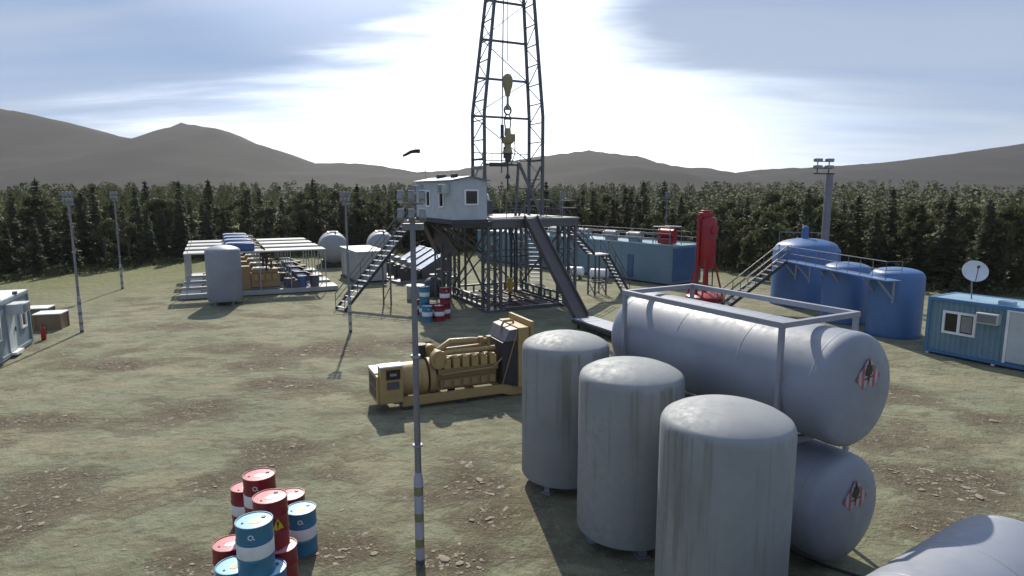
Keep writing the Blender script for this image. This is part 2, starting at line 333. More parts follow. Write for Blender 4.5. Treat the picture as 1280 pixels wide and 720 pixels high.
    c = mix(t, pale, c, (.56, .49, .43))
    dx = N(t, 'ShaderNodeVectorMath', {0: g, 1: (0, 30, 0)}, operation='DISTANCE').outputs['Value']
    edge = mth('ADD', dx, mth('MULTIPLY', big, 22.0))
    ek = ramp(t, N(t, 'ShaderNodeMapRange', {0: edge, 1: 32.0, 2: 54.0}).outputs[0], [(0.0, 0.0), (1.0, 1.0)])
    wild = mix(t, ramp(t, fine, [(.35, 0.0), (.65, 1.0)]), (.075, .085, .035), (.17, .172, .07))
    c = mix(t, ek, c, wild)
    t.links.new(c, b.inputs['Base Color']); b.inputs['Roughness'].default_value = .92; b.inputs['Specular IOR Level'].default_value = .2
    gw = N(t, 'ShaderNodeMapRange', {0: k, 3: .16, 4: .5}).outputs[0]
    hh = mth('ADD', mth('MULTIPLY', fine, .75), mth('MULTIPLY', grit, gw))
    hh = mth('ADD', hh, mth('MULTIPLY', mth('MULTIPLY', ck, k), .3))
    bp = N(t, 'ShaderNodeBump', {'Strength': 1.0, 'Distance': .17, 'Height': hh}); t.links.new(bp.outputs[0], b.inputs['Normal'])
    return m
def build_ground():
    def spread(lo, hi, step, far):
        a = [lo + step * k for k in range(int((hi - lo) / step) + 1)]; d = step
        while a[-1] < far: d *= 1.16; a.append(a[-1] + d)
        d = step
        while a[0] > -far: d *= 1.16; a.insert(0, a[0] - d)
        return a
    xs, ys = spread(-26, 26, .26, 1640), spread(3, 50, .26, 1640); nx, ny = len(xs), len(ys); vs = []; wr = []
    for y in ys:
        for x in xs:
            near = abs(x) < 90 and -20 < y < 110
            w = wear_at(x, y) if (abs(x) < 34 and 0 < y < 60) else 0
            z = gh(x, y) + (.05 * noise.noise((x * .22, y * .22, 0)) + w * .03 * noise.noise((x * 1.9, y * 1.9, 2)) if near else 0)
            vs.append((x, y, z)); wr.append(w)
    me = bpy.data.meshes.new('ground'); me.from_pydata(vs, [], [(j * nx + i, j * nx + i + 1, (j + 1) * nx + i + 1, (j + 1) * nx + i) for j in range(ny - 1) for i in range(nx - 1)])
    me.polygons.foreach_set('use_smooth', [True] * len(me.polygons)); me.attributes.new('wear', 'FLOAT', 'POINT').data.foreach_set('value', wr)
    me.materials.append(mat_ground()); o = bpy.data.objects.new('ground', me); COL.objects.link(o); struct(o)
build_ground()

def mat_hill():
    m, t, b = newmat('hill_slope'); g = N(t, 'ShaderNodeTexCoord').outputs['Object']
    n1 = noise_(t, g, .012, 6, .6); n2 = noise_(t, g, .07, 5, .6)
    c = mix(t, ramp(t, n1, [(.35, 0.0), (.65, 1.0)]), (.015, .014, .015), (.026, .024, .023))
    t.links.new(mix(t, .35, c, mix(t, n2, (.010, .011, .010), (.032, .029, .027))), b.inputs['Base Color']); b.inputs['Roughness'].default_value = .95
    b.inputs['Specular IOR Level'].default_value = .1
    return m
RIDGE = [(-500, 150), (-250, 128), (-100, 128), (0, 136), (40, 145), (75, 153), (110, 163), (150, 172), (182, 177), (196, 171), (212, 162), (224, 156), (232, 155), (240, 157), (262, 160), (274, 162), (282, 168), (300, 175), (335, 186),
         (365, 198), (390, 205), (430, 204), (480, 209), (520, 216), (570, 213), (630, 203), (690, 194), (740, 189), (775, 194), (800, 196), (820, 204), (850, 209), (890, 211), (918, 218),
         (950, 213), (1030, 209), (1100, 205), (1200, 193), (1280, 181), (1400, 165), (1600, 160), (1900, 170)]
def build_hills():
    def ridge(px):
        for (a, ya), (b, yb) in zip(RIDGE, RIDGE[1:]):
            if a <= px <= b: s = (px - a) / (b - a); return ya + (yb - ya) * s
        return RIDGE[0][1] if px < RIDGE[0][0] else RIDGE[-1][1]
    D = 950.0; mb = MB(); nx, ny = 360, 36; vs = []
    for j in range(ny + 1):
        y = 420 + (D - 420) * j / 22 if j <= 22 else D + 620 * (j - 22) / (ny - 22)
        for i in range(nx + 1):
            px = -900 + (2200 + 900) * i / nx + 40 * noise.noise((i * .03, j * .12, 7)) * abs((y - D) / 400)
            H = 7 + (240 - ridge(px)) / 800 * D * .967 + 3
            x = (px - 640) / 800 * D * .978
            s = (y - 420) / (D - 420) if y < D else 1 - (y - D) / 700
            s = max(0, min(1, s)); s = s * s * (3 - 2 * s) if y >= D else s ** 1.35
            ruff = (noise.fractal((x * .006, y * .006, 2), 1.0, 2.0, 5)) * 9 * (1 - abs(2 * s - 1)) * .9 + (noise.noise((x * .03, y * .03, 1)) * 1.2)
            # heights are scaled so that no slope in front rises above the crest line seen from the plain
            z = H * s + (1.6 * noise.noise((px * .09, 3.3, 1)) + 1.1 * noise.noise((px * .3, 1.3, 2))) * s + ruff * (1 if y < D * .99 else .5) * (s < .97)
            if y < D: z = min(z, (H - 3) * (y / D) * .985)
            vs.append((x, y, z - 2))
    w = nx + 1
    mb.add(vs, [(j * w + i, j * w + i + 1, (j + 1) * w + i + 1, (j + 1) * w + i) for j in range(ny) for i in range(nx)], True)
    struct(obj('hills', mb, mat_hill(), angle=180))
build_hills()

# ------------------------------------------------------------------ trees
def conifer_mesh(seed, h=7.5, w=1.7):
    rd = random.Random(seed); mb = MB(); z = h * .1
    while z < h * .985:
        f = 1 - z / h; rad = w * (f ** .8) * rd.uniform(.75, 1.15) + .1; nb = max(4, int(6 + 5 * f))
        for k in range(nb):
            a = rd.uniform(0, 6.283); L = rad * rd.uniform(.6, 1.1); d = Vector((math.cos(a), math.sin(a), 0)); s_ = Vector((-d.y, d.x, 0))
            p0 = Vector((0, 0, z)); droop = rd.uniform(-.1, .45) * L
            m_ = 4
            for q in range(m_):
                t0 = .12 + q / m_ * .85; c = p0 + d * (L * t0) - Vector((0, 0, droop * t0 * t0))
                ww = .36 * (1.15 - t0) * (.6 + .6 * f) + .06
                for side in (-1, 1):
                    e = c + s_ * side * ww * rd.uniform(.7, 1.3) + d * ww * rd.uniform(.2, .8) - Vector((0, 0, rd.uniform(0, .22)))
                    tip = c + d * L / m_ * 1.3 - Vector((0, 0, rd.uniform(-.05, .16)))
                    mb.add([c - d * .05 + Vector((0, 0, .05)), e, tip], [(0, 1, 2)])
        z += h * rd.uniform(.026, .05)
    for k in range(4): mb.add([(0, 0, h * 1.02), (rd.uniform(-.15, .15), rd.uniform(-.15, .15), h * .93), (rd.uniform(-.15, .15), rd.uniform(-.15, .15), h * .9)], [(0, 1, 2)])
    tr = MB().path([(0, 0, -.3), (0.02, 0, h * .4), (0, .02, h * .93)], [.15, .1, .02], 7)
    return mb, tr
def broad_mesh(seed, h=7.0, w=2.2, low=.1, leaf=.135):
    rd = random.Random(seed); mb = MB(); tr = MB(); clumps = []
    tr.path([(0, 0, -.3), (rd.uniform(-.1, .1), 0, h * .25), (rd.uniform(-.2, .2), rd.uniform(-.2, .2), h * .55)], [.17, .13, .07], 7)
    for k in range(30):
        zz = rd.uniform(low, .95); a = rd.uniform(0, 6.283); prof = math.sin(min(1, (zz - low + .12) / (1 - low)) * math.pi * .93) ** .7
        r = w * prof * math.sqrt(rd.uniform(.12, 1)); clumps.append((Vector((r * math.cos(a), r * math.sin(a), zz * h)), rd.uniform(.35, .8) * (.55 + .3 * w / 2)))
    for c, r in clumps[:12]:
        tr.path([(0, 0, min(c.z * .55, h * .5)), c * .6 + Vector((0, 0, c.z * .25)), c], [.06, .04, .015], 5)
    for c, r in clumps:
        for q in range(int(105 * r * r / .35) + 20):
            d = Vector((rd.gauss(0, 1), rd.gauss(0, 1), rd.gauss(0, .8))).normalized() * r * rd.uniform(.35, 1.1)
            p = c + d; n_ = (d + Vector((rd.gauss(0, .5), rd.gauss(0, .5), rd.gauss(0, .5) + .3))).normalized()
            u = n_.orthogonal().normalized(); u = (Matrix.Rotation(rd.uniform(0, 6.28), 3, n_) @ u); v = n_.cross(u); L = leaf * rd.uniform(.7, 1.6)
            mb.add([p - u * L, p - v * L * .6, p + u * L, p + v * L * .6], [(0, 1, 2, 3)])
    return mb, tr
PROTO = []
def tree_data(mbs, lm):
    out = []
    for nm, mb, m in (('crown', mbs[0], MAT[lm]), ('trunk', mbs[1], MAT['bark'])):
        me = bpy.data.meshes.new(nm); me.from_pydata(mb.v, [], mb.f); me.polygons.foreach_set('use_smooth', [False] * len(mb.f)) if nm == 'crown' else me.polygons.foreach_set('use_smooth', mb.sm)
        me.materials.append(m); out.append(me)
    return out
CON = [tree_data(conifer_mesh(10 + i, 7.5, 1.5 + .2 * i), 'conifer') for i in range(4)]
BRO = [tree_data(broad_mesh(30 + i, 6.9, 1.9 + .25 * i, .05), 'leaf') for i in range(5)]
BUSH = [tree_data(broad_mesh(50 + i, 3.2, 1.7, .02, .14), 'leaf') for i in range(2)]
def tree(kind, x, y, sc, label, group, name, cat='tree', sz=1.0):
    data = random.choice({'con': CON, 'bro': BRO, 'bush': BUSH}[kind])
    r = thing(name, label, cat, (x, y, gh(x, y)), random.uniform(0, 6.28), group); r.scale = (sc * random.uniform(.85, 1.15), sc * random.uniform(.85, 1.15), sc * sz)
    for nm, me in zip(('crown', 'trunk'), data):
        o = bpy.data.objects.new(nm, me); COL.objects.link(o); o.parent = r
    return r
EDGE = [(-58, 36), (-47, 45), (-41, 52), (-37, 61), (-31, 69), (-20, 73), (-6, 77), (4, 78), (12, 72), (17, 63), (21, 56), (25, 51), (31, 46.5), (38, 43), (47, 40), (56, 36)]
def edge_r(a):
    P = [(math.atan2(x, y), math.hypot(x, y)) for x, y in EDGE]
    for (a0, r0), (a1, r1) in zip(P, P[1:]):
        if a0 <= a <= a1: return r0 + (r1 - r0) * (a - a0) / (a1 - a0)
    return P[0][1] if a < P[0][0] else P[-1][1]
def inview(x, y, m=1.06): return y > 5 and abs(x) < y * .8 * m
zone = lambda x, y: 'left' if x < -34 else ('mid' if x < 12 else 'right')
LBL = {('con', 'left'): ('dark spruce in the tall stand behind the left light poles', 'spruces in the stand on the left'),
       ('con', 'mid'): ('dark spruce in the tree line behind the pump skids and derrick', 'spruces in the middle of the tree line'),
       ('con', 'right'): ('dark spruce in the tree line behind the blue tanks', 'spruces in the tree line on the right'),
       ('bro', 'left'): ('rounded leafy tree in the stand behind the left light poles', 'leafy trees in the stand on the left'),
       ('bro', 'mid'): ('rounded leafy tree in the tree line behind the pump skids and derrick', 'leafy trees in the middle of the tree line'),
       ('bro', 'right'): ('rounded leafy tree in the tree line behind the blue tanks', 'leafy trees in the tree line on the right')}
ntree = 0
for ri, (off, sp) in enumerate(((0, 2.2), (2.2, 2.2), (4.6, 2.3), (7.6, 2.6), (11, 2.9))):
    az = -.72
    while az < .72:
            r = edge_r(az) + off + random.uniform(-.9, .9); x, y = r * math.sin(az), r * math.cos(az); az += sp * random.uniform(.7, 1.3) / r
            if not inview(x, y) or ntree >= 295: continue
            pc = .6 if x < -30 else (.5 if x < 12 else .4)
            kind = 'con' if random.random() < pc else 'bro'
            base = (.80, .88, .93, .97, 1.0)[ri]
            if x > 25 and ri == 0: base = .8
            sc = base * (random.uniform(.72, 1.04) if kind == 'bro' else random.uniform(.74, 1.14)) * (1.0 if kind == 'con' else .97)
            lab, grp = LBL[(kind, zone(x, y))]
            tree(kind, x, y, sc, lab, grp, 'spruce_tree' if kind == 'con' else 'leafy_tree'); ntree += 1
# the wood beyond: one mass
def build_forest():
    rd = random.Random(4); mb = MB()
    for i in range(1100):
        az = rd.uniform(-.74, .74); r = edge_r(az) + 13.5 + 90 * rd.random() ** 1.3; x, y = r * math.sin(az), r * math.cos(az)
        h = rd.uniform(5.6, 7.7) ; z0 = gh(x, y); w = rd.uniform(1.2, 2.1); con = rd.random() < .5
        for q in range(190):
            zz = rd.uniform(.3, 1); a = rd.uniform(0, 6.28)
            r = w * (1 - zz) * 1.2 + .12 if con else w * math.sin(min(1, zz) * 2.9) * rd.uniform(.6, 1)
            p = Vector((x + r * math.cos(a), y + r * math.sin(a), z0 + zz * h)); L = rd.uniform(.08, .18)
            u = Vector((rd.gauss(0, 1), rd.gauss(0, 1), rd.gauss(0, .6))).normalized(); v = u.orthogonal()
            mb.add([p - u * L, p - v * L * .7, p + u * L, p + v * L * .7], [(0, 1, 2, 3)])
    struct(obj('far_forest', mb, MAT['leaf']), 'stuff')
build_forest()
def build_undergrowth():
    rd = random.Random(21); mb = MB()
    for i in range(1500):
        az = rd.uniform(-.72, .72); r = edge_r(az) + rd.gauss(-.6, 1.4); x, y = r * math.sin(az), r * math.cos(az); z = gh(x, y)
        if not inview(x, y): continue
        h = rd.uniform(.15, .6) * (2.0 if rd.random() < .08 else 1)
        for q in range(16):
            p = Vector((x + rd.gauss(0, .32), y + rd.gauss(0, .32), z + h * rd.random() ** .7)); L = rd.uniform(.05, .13)
            u = Vector((rd.gauss(0, 1), rd.gauss(0, 1), rd.gauss(0, .8))).normalized(); v = u.orthogonal()
            mb.add([p - u * L, p - v * L * .6, p + u * L, p + v * L * .6], [(0, 1, 2, 3)])
    struct(obj('undergrowth', mb, MAT['leaf']), 'stuff')
build_undergrowth()
# single bushes at the wood's edge on the right
tree('bush', 20.5, 51, 1.15, 'pale green bushy thicket behind the steps up to the largest blue tank', None, 'bush', 'bush', 1.25)
tree('bro', 34.5, 44.5, .86, 'broad pale green tree at the wood edge behind the satellite dish', None, 'leafy_tree')

# ================================================================== drilling rig (local frame: x along its front, y to the back)
TH = R(27)
def rig_frame(a, b, z=0, o=(-1.4, 36.8)): return Vector((o[0] + a * math.cos(TH) - b * math.sin(TH), o[1] + a * math.sin(TH) + b * math.cos(TH), z))
def build_rig():
    t = thing('drilling_rig', 'tall open lattice derrick on a raised steel platform in the middle of the yard', 'drilling rig', rig_frame(0, 0), TH)
    W, D, Z0, Z1 = 6.1, 7.4, 4.95, 5.5
    S, DS, MS = MAT['steel'], MAT['darksteel'], MAT['mast']
    # leg towers of the platform
    for (a0, b0) in ((0, 0), (W - .95, 0), (0, D - .95), (W - .95, D - .95)):
        m = MB()
        for dx in (0.08, .87):
            for dy in (.08, .87):
                m.bar((a0 + dx, b0 + dy, 0), (a0 + dx, b0 + dy, Z0), .15, .15, (0, 1, 0))
        for k in range(5):
            z = .5 + k * 1.0
            for (p, q) in (((.08, .08), (.87, .08)), ((.87, .08), (.87, .87)), ((.87, .87), (.08, .87)), ((.08, .87), (.08, .08))):
                m.bar((a0 + p[0], b0 + p[1], z), (a0 + q[0], b0 + q[1], z), .06)
                if k < 4: m.bar((a0 + p[0], b0 + p[1], z), (a0 + q[0], b0 + q[1], z + 1), .045)
        m.box(a0 - .12, a0 + 1.07, b0 - .12, b0 + 1.07, 0, .14)
        obj('leg', m, S, t)
    for a, b in ((1.5, D - .5), (W - 1.5, D - .5), (W - .45, D * .5)):
        obj('column', MB().bar((a, b, 0.1), (a, b, Z0), .13, .13, (0, 1, 0)), S, t)
    m = MB()
    for k, a in enumerate((3.9, 4.15, 4.4)): m.path([(a, 4.6 + .1 * k, .2), (a, 4.6 + .1 * k, 3.6), (a + .1, 5.2, 4.3), (a + .1, 5.3, Z0)], .05, 7)
    obj('standpipe', m, DS, t)
    # base beams (trussed)
    for (p, q) in (((.4, .95), (.4, D - .95)), ((W - .4, .95), (W - .4, D - .95)), ((.95, D - .4), (W - .95, D - .4)), ((.95, .35), (W - .95, .35))):
        m = MB(); P, Q = Vector((p[0], p[1], 0)), Vector((q[0], q[1], 0)); n = 7; hi = .62 if p[1] != .35 else .16
        m.bar(P + Vector((0, 0, .1)), Q + Vector((0, 0, .1)), .26, .16); 
        if hi > .3:
            m.bar(P + Vector((0, 0, hi)), Q + Vector((0, 0, hi)), .2, .12)
            for k in range(n + 1):
                c = P.lerp(Q, k / n); m.bar(c + Vector((0, 0, .18)), c + Vector((0, 0, hi - .06)), .1, .1, (0, 1, 0))
        obj('base_beam', m, S, t)
    m = MB()
    for k in range(13): m.bar((1.0, .75 + k * .47, .14 + .02 * (k % 2)), (W - 1.0, .75 + k * .47, .15), .13, .1)
    for k in range(4): m.bar((1.3 + k * 1.15, .5, .25), (1.3 + k * 1.15, D - .6, .25), .1, .08)
    obj('floor_grid', m, MAT['rust'], t)
    # cross braces
    for (p, q) in ((((0.4, .9, .7)), (.4, D - .9, Z0 - .1)), ((.4, D - .9, .7), (.4, .9, Z0 - .1)), ((W - .4, .9, .7), (W - .4, D - .9, Z0 - .1)), ((W - .4, D - .9, .7), (W - .4, .9, Z0 - .1)),
                   ((1, D - .4, .7), (W - 1, D - .4, Z0 - .1)), ((W - 1, D - .4, .7), (1, D - .4, Z0 - .1))):
        obj('brace', MB().bar(p, q, .09), S, t)
    # deck
    m = MB(); m.box(-.1, W + .1, -.1, D + .1, Z0 + .42, Z0 + .52)
    obj('deck', m, MAT['lampbody'], t)
    m = MB()
    for b in (0, .35, D * .33, D * .66, D - .12): m.box(-.05, W + .05, b, b + .12, Z0, Z0 + .415)
    for a in (0, W - .12): m.box(a, a + .12, .13, D - .13, Z0 + .03, Z0 + .4)
    obj('deck_beams', m, S, t)
    obj('deck_plate', MB().box(.5, 2.6, .4, 1.9, Z1 - .027, Z1 + .03).box(3.0, 5.4, .6, 2.2, Z1 - .027, Z1 + .025), MAT['roofgrey'], t)
    # handrails
    def rail(pts, nm='handrail', H=1.0):
        m = MB()
        for p, q in zip(pts, pts[1:]):
            P, Q = Vector(p), Vector(q); n = max(1, int((Q - P).length / 1.1))
            for k in range(n + 1):
                c = P.lerp(Q, k / n); m.tube(c, c + Vector((0, 0, H)), .022, n=6)
            for hz in (H, H * .55): m.tube(P + Vector((0, 0, hz)), Q + Vector((0, 0, hz)), .022, n=6)
        return obj(nm, m, S, t)
    rail([(3.9, .05, Z1 - .02), (W, .05, Z1 - .02), (W, 2.0, Z1 - .02)]); rail([(W, 3.4, Z1 - .02), (W, D, Z1 - .02), (0, D, Z1 - .02)]); rail([(.1, .05, Z1 - .02), (2.4, .05, Z1 - .02)])
    # mast: rear legs L1, R1, front legs L2, R2
    zb, zm, zt = Z1 - .02, 11.7, 25.0
    def leg_at(nm, z):
        s = 0 if z <= zm else (z - zm) / (zt - zm)
        cx, hw = 3.0 + .3 * s, 2.02 + (.68 - 2.02) * s
        yb = (2.5, 4.3); mid = 3.4; hd = .9 + (.45 - .9) * s
        x = cx - hw if nm[0] == 'L' else cx + hw
        return Vector((x, mid + (hd if nm[1] == '1' else -hd), z))
    for nm in ('L1', 'L2', 'R1', 'R2'):
        m = MB()
        for z0, z1 in ((zb, zm), (zm - .02, zt)): m.bar(leg_at(nm, z0), leg_at(nm, z1), .16, .16, (0, 1, 0))
        obj('mast_leg', m, MS, t)
    levels = [8.95, 11.7, 14.0, 16.3, 18.6, 20.8, 22.9, 24.6]
    for z in levels[1:]:
        obj('crossbar', MB().bar(leg_at('L1', z), leg_at('R1', z), .11, .125), MS, t)
    for i, (z0, z1) in enumerate(zip(levels, levels[1:])):
        a, b = ('L1', 'R1') if i % 2 else ('R1', 'L1')
        obj('back_brace', MB().bar(leg_at(a, z0), leg_at(b, z1), .042), MS, t)
    for sd_ in 'LR':
        m = MB(); z = 6.6; k = 0
        while z < 24.5:
            m.bar(leg_at(sd_ + '1', z), leg_at(sd_ + '2', z), .055)
            a, b = ('1', '2') if (k % 2) ^ (sd_ == 'R') else ('2', '1')
            m.bar(leg_at(sd_ + a, z), leg_at(sd_ + b, z + 1.18), .042); z += 1.18; k += 1
        obj('side_lattice', m, MS, t)
    m = MB(); m.box(2.3, 3.7, 2.9, 3.9, 25.0, 25.3); obj('crown_frame', m, DS, t)
    m = MB()
    for k in (-.3, 0, .3): m.tube((3 + k - .05, 3.4, 25.6), (3 + k + .05, 3.4, 25.6), .35, n=18)
    obj('crown_block', m, DS, t)
    # catwalk ring on the mast and A-frame
    m = MB()
    for z in (9.0, 9.45): m.bar(leg_at('L1', z) + Vector((-.1, 0, 0)), leg_at('R1', z) + Vector((.1, 0, 0)), .05)
    for k in range(7): 
        p = leg_at('L1', 9.0).lerp(leg_at('R1', 9.0), k / 6); m.bar(p, p + Vector((0, 0, .45)), .035)
    m.bar(leg_at('L1', 9.0), leg_at('L2', 9.0), .1); m.bar(leg_at('R1', 9.0), leg_at('R2', 9.0), .1)
    obj('mast_walkway', m, DS, t)
    for s, bars in ((-1, (((1.15, 2.9, 8.85), (.95, 2.2, zb), .17), ((1.15, 2.9, 8.85), (1.5, 4.0, zb), .15), ((1.05, 2.6, 7.2), (1.35, 3.5, 7.2), .08))),
                    (1, (((3.4, 2.7, 8.85), (5.05, 2.6, zb), .15), ((3.4, 2.7, 8.85), (3.35, 3.0, zb), .13), ((4.95, 2.6, 8.6), (3.9, 3.6, zb), .12), ((4.2, 2.65, 7.2), (3.38, 2.9, 7.2), .08)))):
        m = MB()
        for p, q, w_ in bars: m.bar(p, q, w_)
        obj('a_frame_leg', m, S, t)
    m = MB().tube((1.15, 2.9, 8.68), (3.4, 2.72, 8.68), .07, n=8).tube((1.5, 2.87, 8.68), (2.7, 2.78, 8.68), .13, n=10)
    obj('a_frame_crosspiece', m, DS, t)
    # guide rail, lines
    obj('drilling_line', MB().bar((2.62, 3.5, 8.2), (2.82, 3.45, 25.0), .055), DS, t)
    obj('guide_rail', MB().bar((2.98, 3.4, 15.0), (2.98, 3.4, 25.3), .035), DS, t)
    # drawworks on the deck
    dw = obj('drawworks', MB().box(1.05, 2.85, 5.3, 6.6, Z1, Z1 + .95), MAT['shroud'], t, .03)
    m = MB().tube((1.2, 5.9, Z1 + .98), (2.7, 5.9, Z1 + .98), .42, n=20); obj('drum_cover', m, MAT['roofwhite'], dw)
    # left side bracket that carries the cabin
    m = MB(); m.box(-2.55, -.12, -1.0, 6.3, Z0 + .3, Z0 + .42)
    for b in (-.8, 1.5, 3.8, 6.1): m.bar((-2.5, b, Z0 + .2), (-.1, b, Z0 + .2), .12, .2)
    obj('cabin_platform', m, DS, t)
    for b in (.9, 3.0, 5.6):
        obj('bracket', MB().bar((-2.3, b, Z0 + .1), (.05, b + .2, Z0 - 1.5), .13), MAT['rust'], t)
    m = MB()
    for (p, q) in (((-1.6, 6.2), (-.5, 4.8)), ((-1.2, 5.6), (-.2, 4.2)), ((-1.9, 5.2), (-.6, 6.4))): m.bar((p[0], p[1], Z0 + .1), (q[0], q[1], 3.1), .3, .5)
    obj('mud_hopper', m, MAT['rust'], t)
    m = MB()
    for (a, b) in ((-.9, 5.0), (-.35, 5.0), (-.9, 6.3), (-.35, 6.6)): m.bar((a, b, 0), (a, b, Z0), .1, .1, (0, 1, 0))
    for z in (.3, 1.9, 3.4): m.bar((-.9, 5.0, z), (-.35, 5.0, z), .07).bar((-.9, 6.3, z), (-.35, 6.6, z), .07).bar((-.9, 5.0, z), (-.9, 6.3, z + 1.4), .05)
    obj('cabin_support', m, S, t)
    # ramp down the front
    m = MB(); P, Q = Vector((2.75, -.1, Z1 - .1)), Vector((2.7, -5.75, .42)); d = (Q - P)
    m.bar(P, Q, .78, .2)
    for s in (-.41, .41): m.bar(P + Vector((s, 0, .14)), Q + Vector((s, 0, .14)), .07, .3)
    obj('pipe_ramp', m, MAT['rust'], t)
    # jackscrew style screws hanging in the middle of the deck
    m = MB().bar((1.0, 3.4, 2.9), (4.9, 3.4, 2.9), .06).bar((1.0, 3.4, 3.3), (4.9, 3.4, 3.3), .05)
    obj('service_bar', m, DS, t)
    return t
build_rig()

# travelling block and top drive hang in the mast
def build_block():
    t = thing('travelling_block', 'faded yellow teardrop travelling block with hook hanging high inside the derrick', 'hoisting block', rig_frame(3.0, 3.4, 12.9), TH)
    obj('block_body', MB().lathe([(.02, -.06), (.15, 0), (.21, .3), (.31, .62), (.345, .9), (.32, 1.12), (.2, 1.3), (.03, 1.37)], 24, Matrix.Diagonal((1, .7, 1, 1))), MAT['hookyellow'], t)
    obj('hook_shank', MB().tube((0, 0, -.65), (0, 0, .02), .075, n=10).tube((0, 0, -.75), (0, 0, -.5), .11, n=10), MAT['hookyellow'], t)
    ring = [(.23 * math.cos(a), 0, -.85 + .27 * math.sin(a)) for a in [k * math.pi / 8 for k in range(17)]]
    obj('hook', MB().path(ring, .055, 7).bar((-.2, 0, -.8), (.2, 0, -.8), .07), MAT['darksteel'], t)
def build_topdrive():
    t = thing('top_drive', 'yellow and black top drive machine hanging below the travelling block in the derrick', 'top drive', rig_frame(3.0, 3.4, 9.4), TH)
    Y, K = MAT['hookyellow'], MAT['darksteel']
    m = MB()
    for s in (-1, 1): m.path([(s * .16, 0, 1.55), (s * .22, 0, 1.95), (s * .15, 0, 2.3), (s * .05, 0, 2.42)], .04, 6)
    m.box(-.24, .24, -.06, .06, 2.08, 2.2)
    obj('bail', m, K, t)
    obj('gearbox', MB().lathe([(.02, .62), (.3, .62), (.36, .7), (.36, 1.02), (.22, 1.1), (.18, 1.55), (.02, 1.58)], 20).box(.1, .44, -.2, .2, .75, 1.2), Y, t)
    obj('motor', MB().tube((-.36, .05, 1.0), (-.36, .05, 1.75), .11, n=12).tube((-.36, .05, .95), (-.36, .05, 1.02), .14, n=12), K, t)
    obj('housing', MB().lathe([(.02, .02), (.33, .02), (.31, .12), (.2, .42), (.24, .6), (.02, .62)], 20), Y, t)
    obj('pipe_handler', MB().tube((0, 0, -.55), (0, 0, .03), .16, .2, n=14).box(-.26, -.14, -.1, .1, -.3, .4).box(.12, .24, -.1, .1, -.35, .3), K, t)
    obj('drill_stem', MB().tube((0, 0, -2.3), (0, 0, -.5), .055, n=8).tube((0, 0, -1.55), (0, 0, -1.3), .2, .1, n=10), K, t)
    m = MB(); m.path([(.4, .1, 1.0), (.62, .2, .6), (.66, .3, 0), (.5, .5, -.6)], .03, 6); obj('hose', m, MAT['black'], t)
build_block(); build_topdrive()
def build_bop():
    t = thing('wellhead_unit', 'small yellow wellhead device hanging on a thin line under the rig floor', 'wellhead unit', rig_frame(2.75, 2.6, 0), TH)
    obj('body', MB().tube((0, 0, .85), (0, 0, 1.5), .17, n=12).box(-.24, .24, -.16, .16, 1.0, 1.32).tube((0, 0, .72), (0, 0, .86), .24, n=14).tube((0, 0, 1.48), (0, 0, 1.58), .22, n=14), MAT['bopyellow'], t, .01)
    obj('spool', MB().tube((0, 0, .25), (0, 0, .74), .1, n=10).tube((0, 0, .2), (0, 0, .32), .19, n=12), MAT['rust'], t)
    obj('line', MB().tube((0, 0, 1.55), (0, 0, 5.0), .02, n=6), MAT['darksteel'], t)
build_bop()
def build_catwalk():
    t = thing('pipe_catwalk', 'low grey steel pipe catwalk on the ground at the foot of the ramp', 'pipe catwalk', rig_frame(2.85, -5.9, 0), TH)
    obj('walk_plate', MB().box(-.62, .62, -7.5, .3, .42, .5), MAT['frame'], t, .01)
    m = MB()
    for s in (-.6, .6):
        m.box(s - .05, s + .05, -7.45, .25, .24, .42)
    obj('side_beam', m, MAT['darksteel'], t)
    for k in range(5):
        obj('leg', MB().box(-.55, -.45, -7.2 + k * 1.75, -7.1 + k * 1.75, 0, .26).box(.45, .55, -7.2 + k * 1.75, -7.1 + k * 1.75, 0, .26), MAT['darksteel'], t)
build_catwalk()

# ------------------------------------------------------------------ site cabin on the rig platform
def window(parent, p, w, h, out, wm='glass', mull=False, fr=.07, thick=.05, blind=False):
    """window in a wall: p centre, out = outward unit vector (2D), child frame + pane"""
    o = Vector((out[0], out[1], 0)); s = Vector((-out[1], out[0], 0)); p = Vector(p)
    f = MB()
    def bx(u0, u1, z0, z1, d0, d1, m):
        vs = [p + s * u + Vector((0, 0, z)) + o * d for z in (z0, z1) for u, d in ((u0, d0), (u1, d0), (u1, d1), (u0, d1))]
        m.add(vs, [(3, 2, 1, 0), (4, 5, 6, 7), (0, 1, 5, 4), (1, 2, 6, 5), (2, 3, 7, 6), (3, 0, 4, 7)])
    a, b = w / 2, h / 2
    bx(-a, a, b - fr, b, 0, thick, f); bx(-a, a, -b, -b + fr, 0, thick, f); bx(-a, -a + fr, -b + fr, b - fr, 0, thick, f); bx(a - fr, a, -b + fr, b - fr, 0, thick, f)
    if mull: bx(-fr * .55, fr * .55, -b + fr, b - fr, 0, thick - .004, f)
    fo = obj('window', f, MAT['white'], parent)
    m = MB(); bx(-a + fr, a - fr, -b + fr, b - fr, .004, .015, m); obj('pane', m, MAT[wm], fo)
    if blind:
        m = MB(); bx(fr * .8, a - fr * 1.5, -b + fr * 1.5, b - fr * 1.5, .016, .02, m); obj('blind', m, MAT['blind'], fo)
    return fo
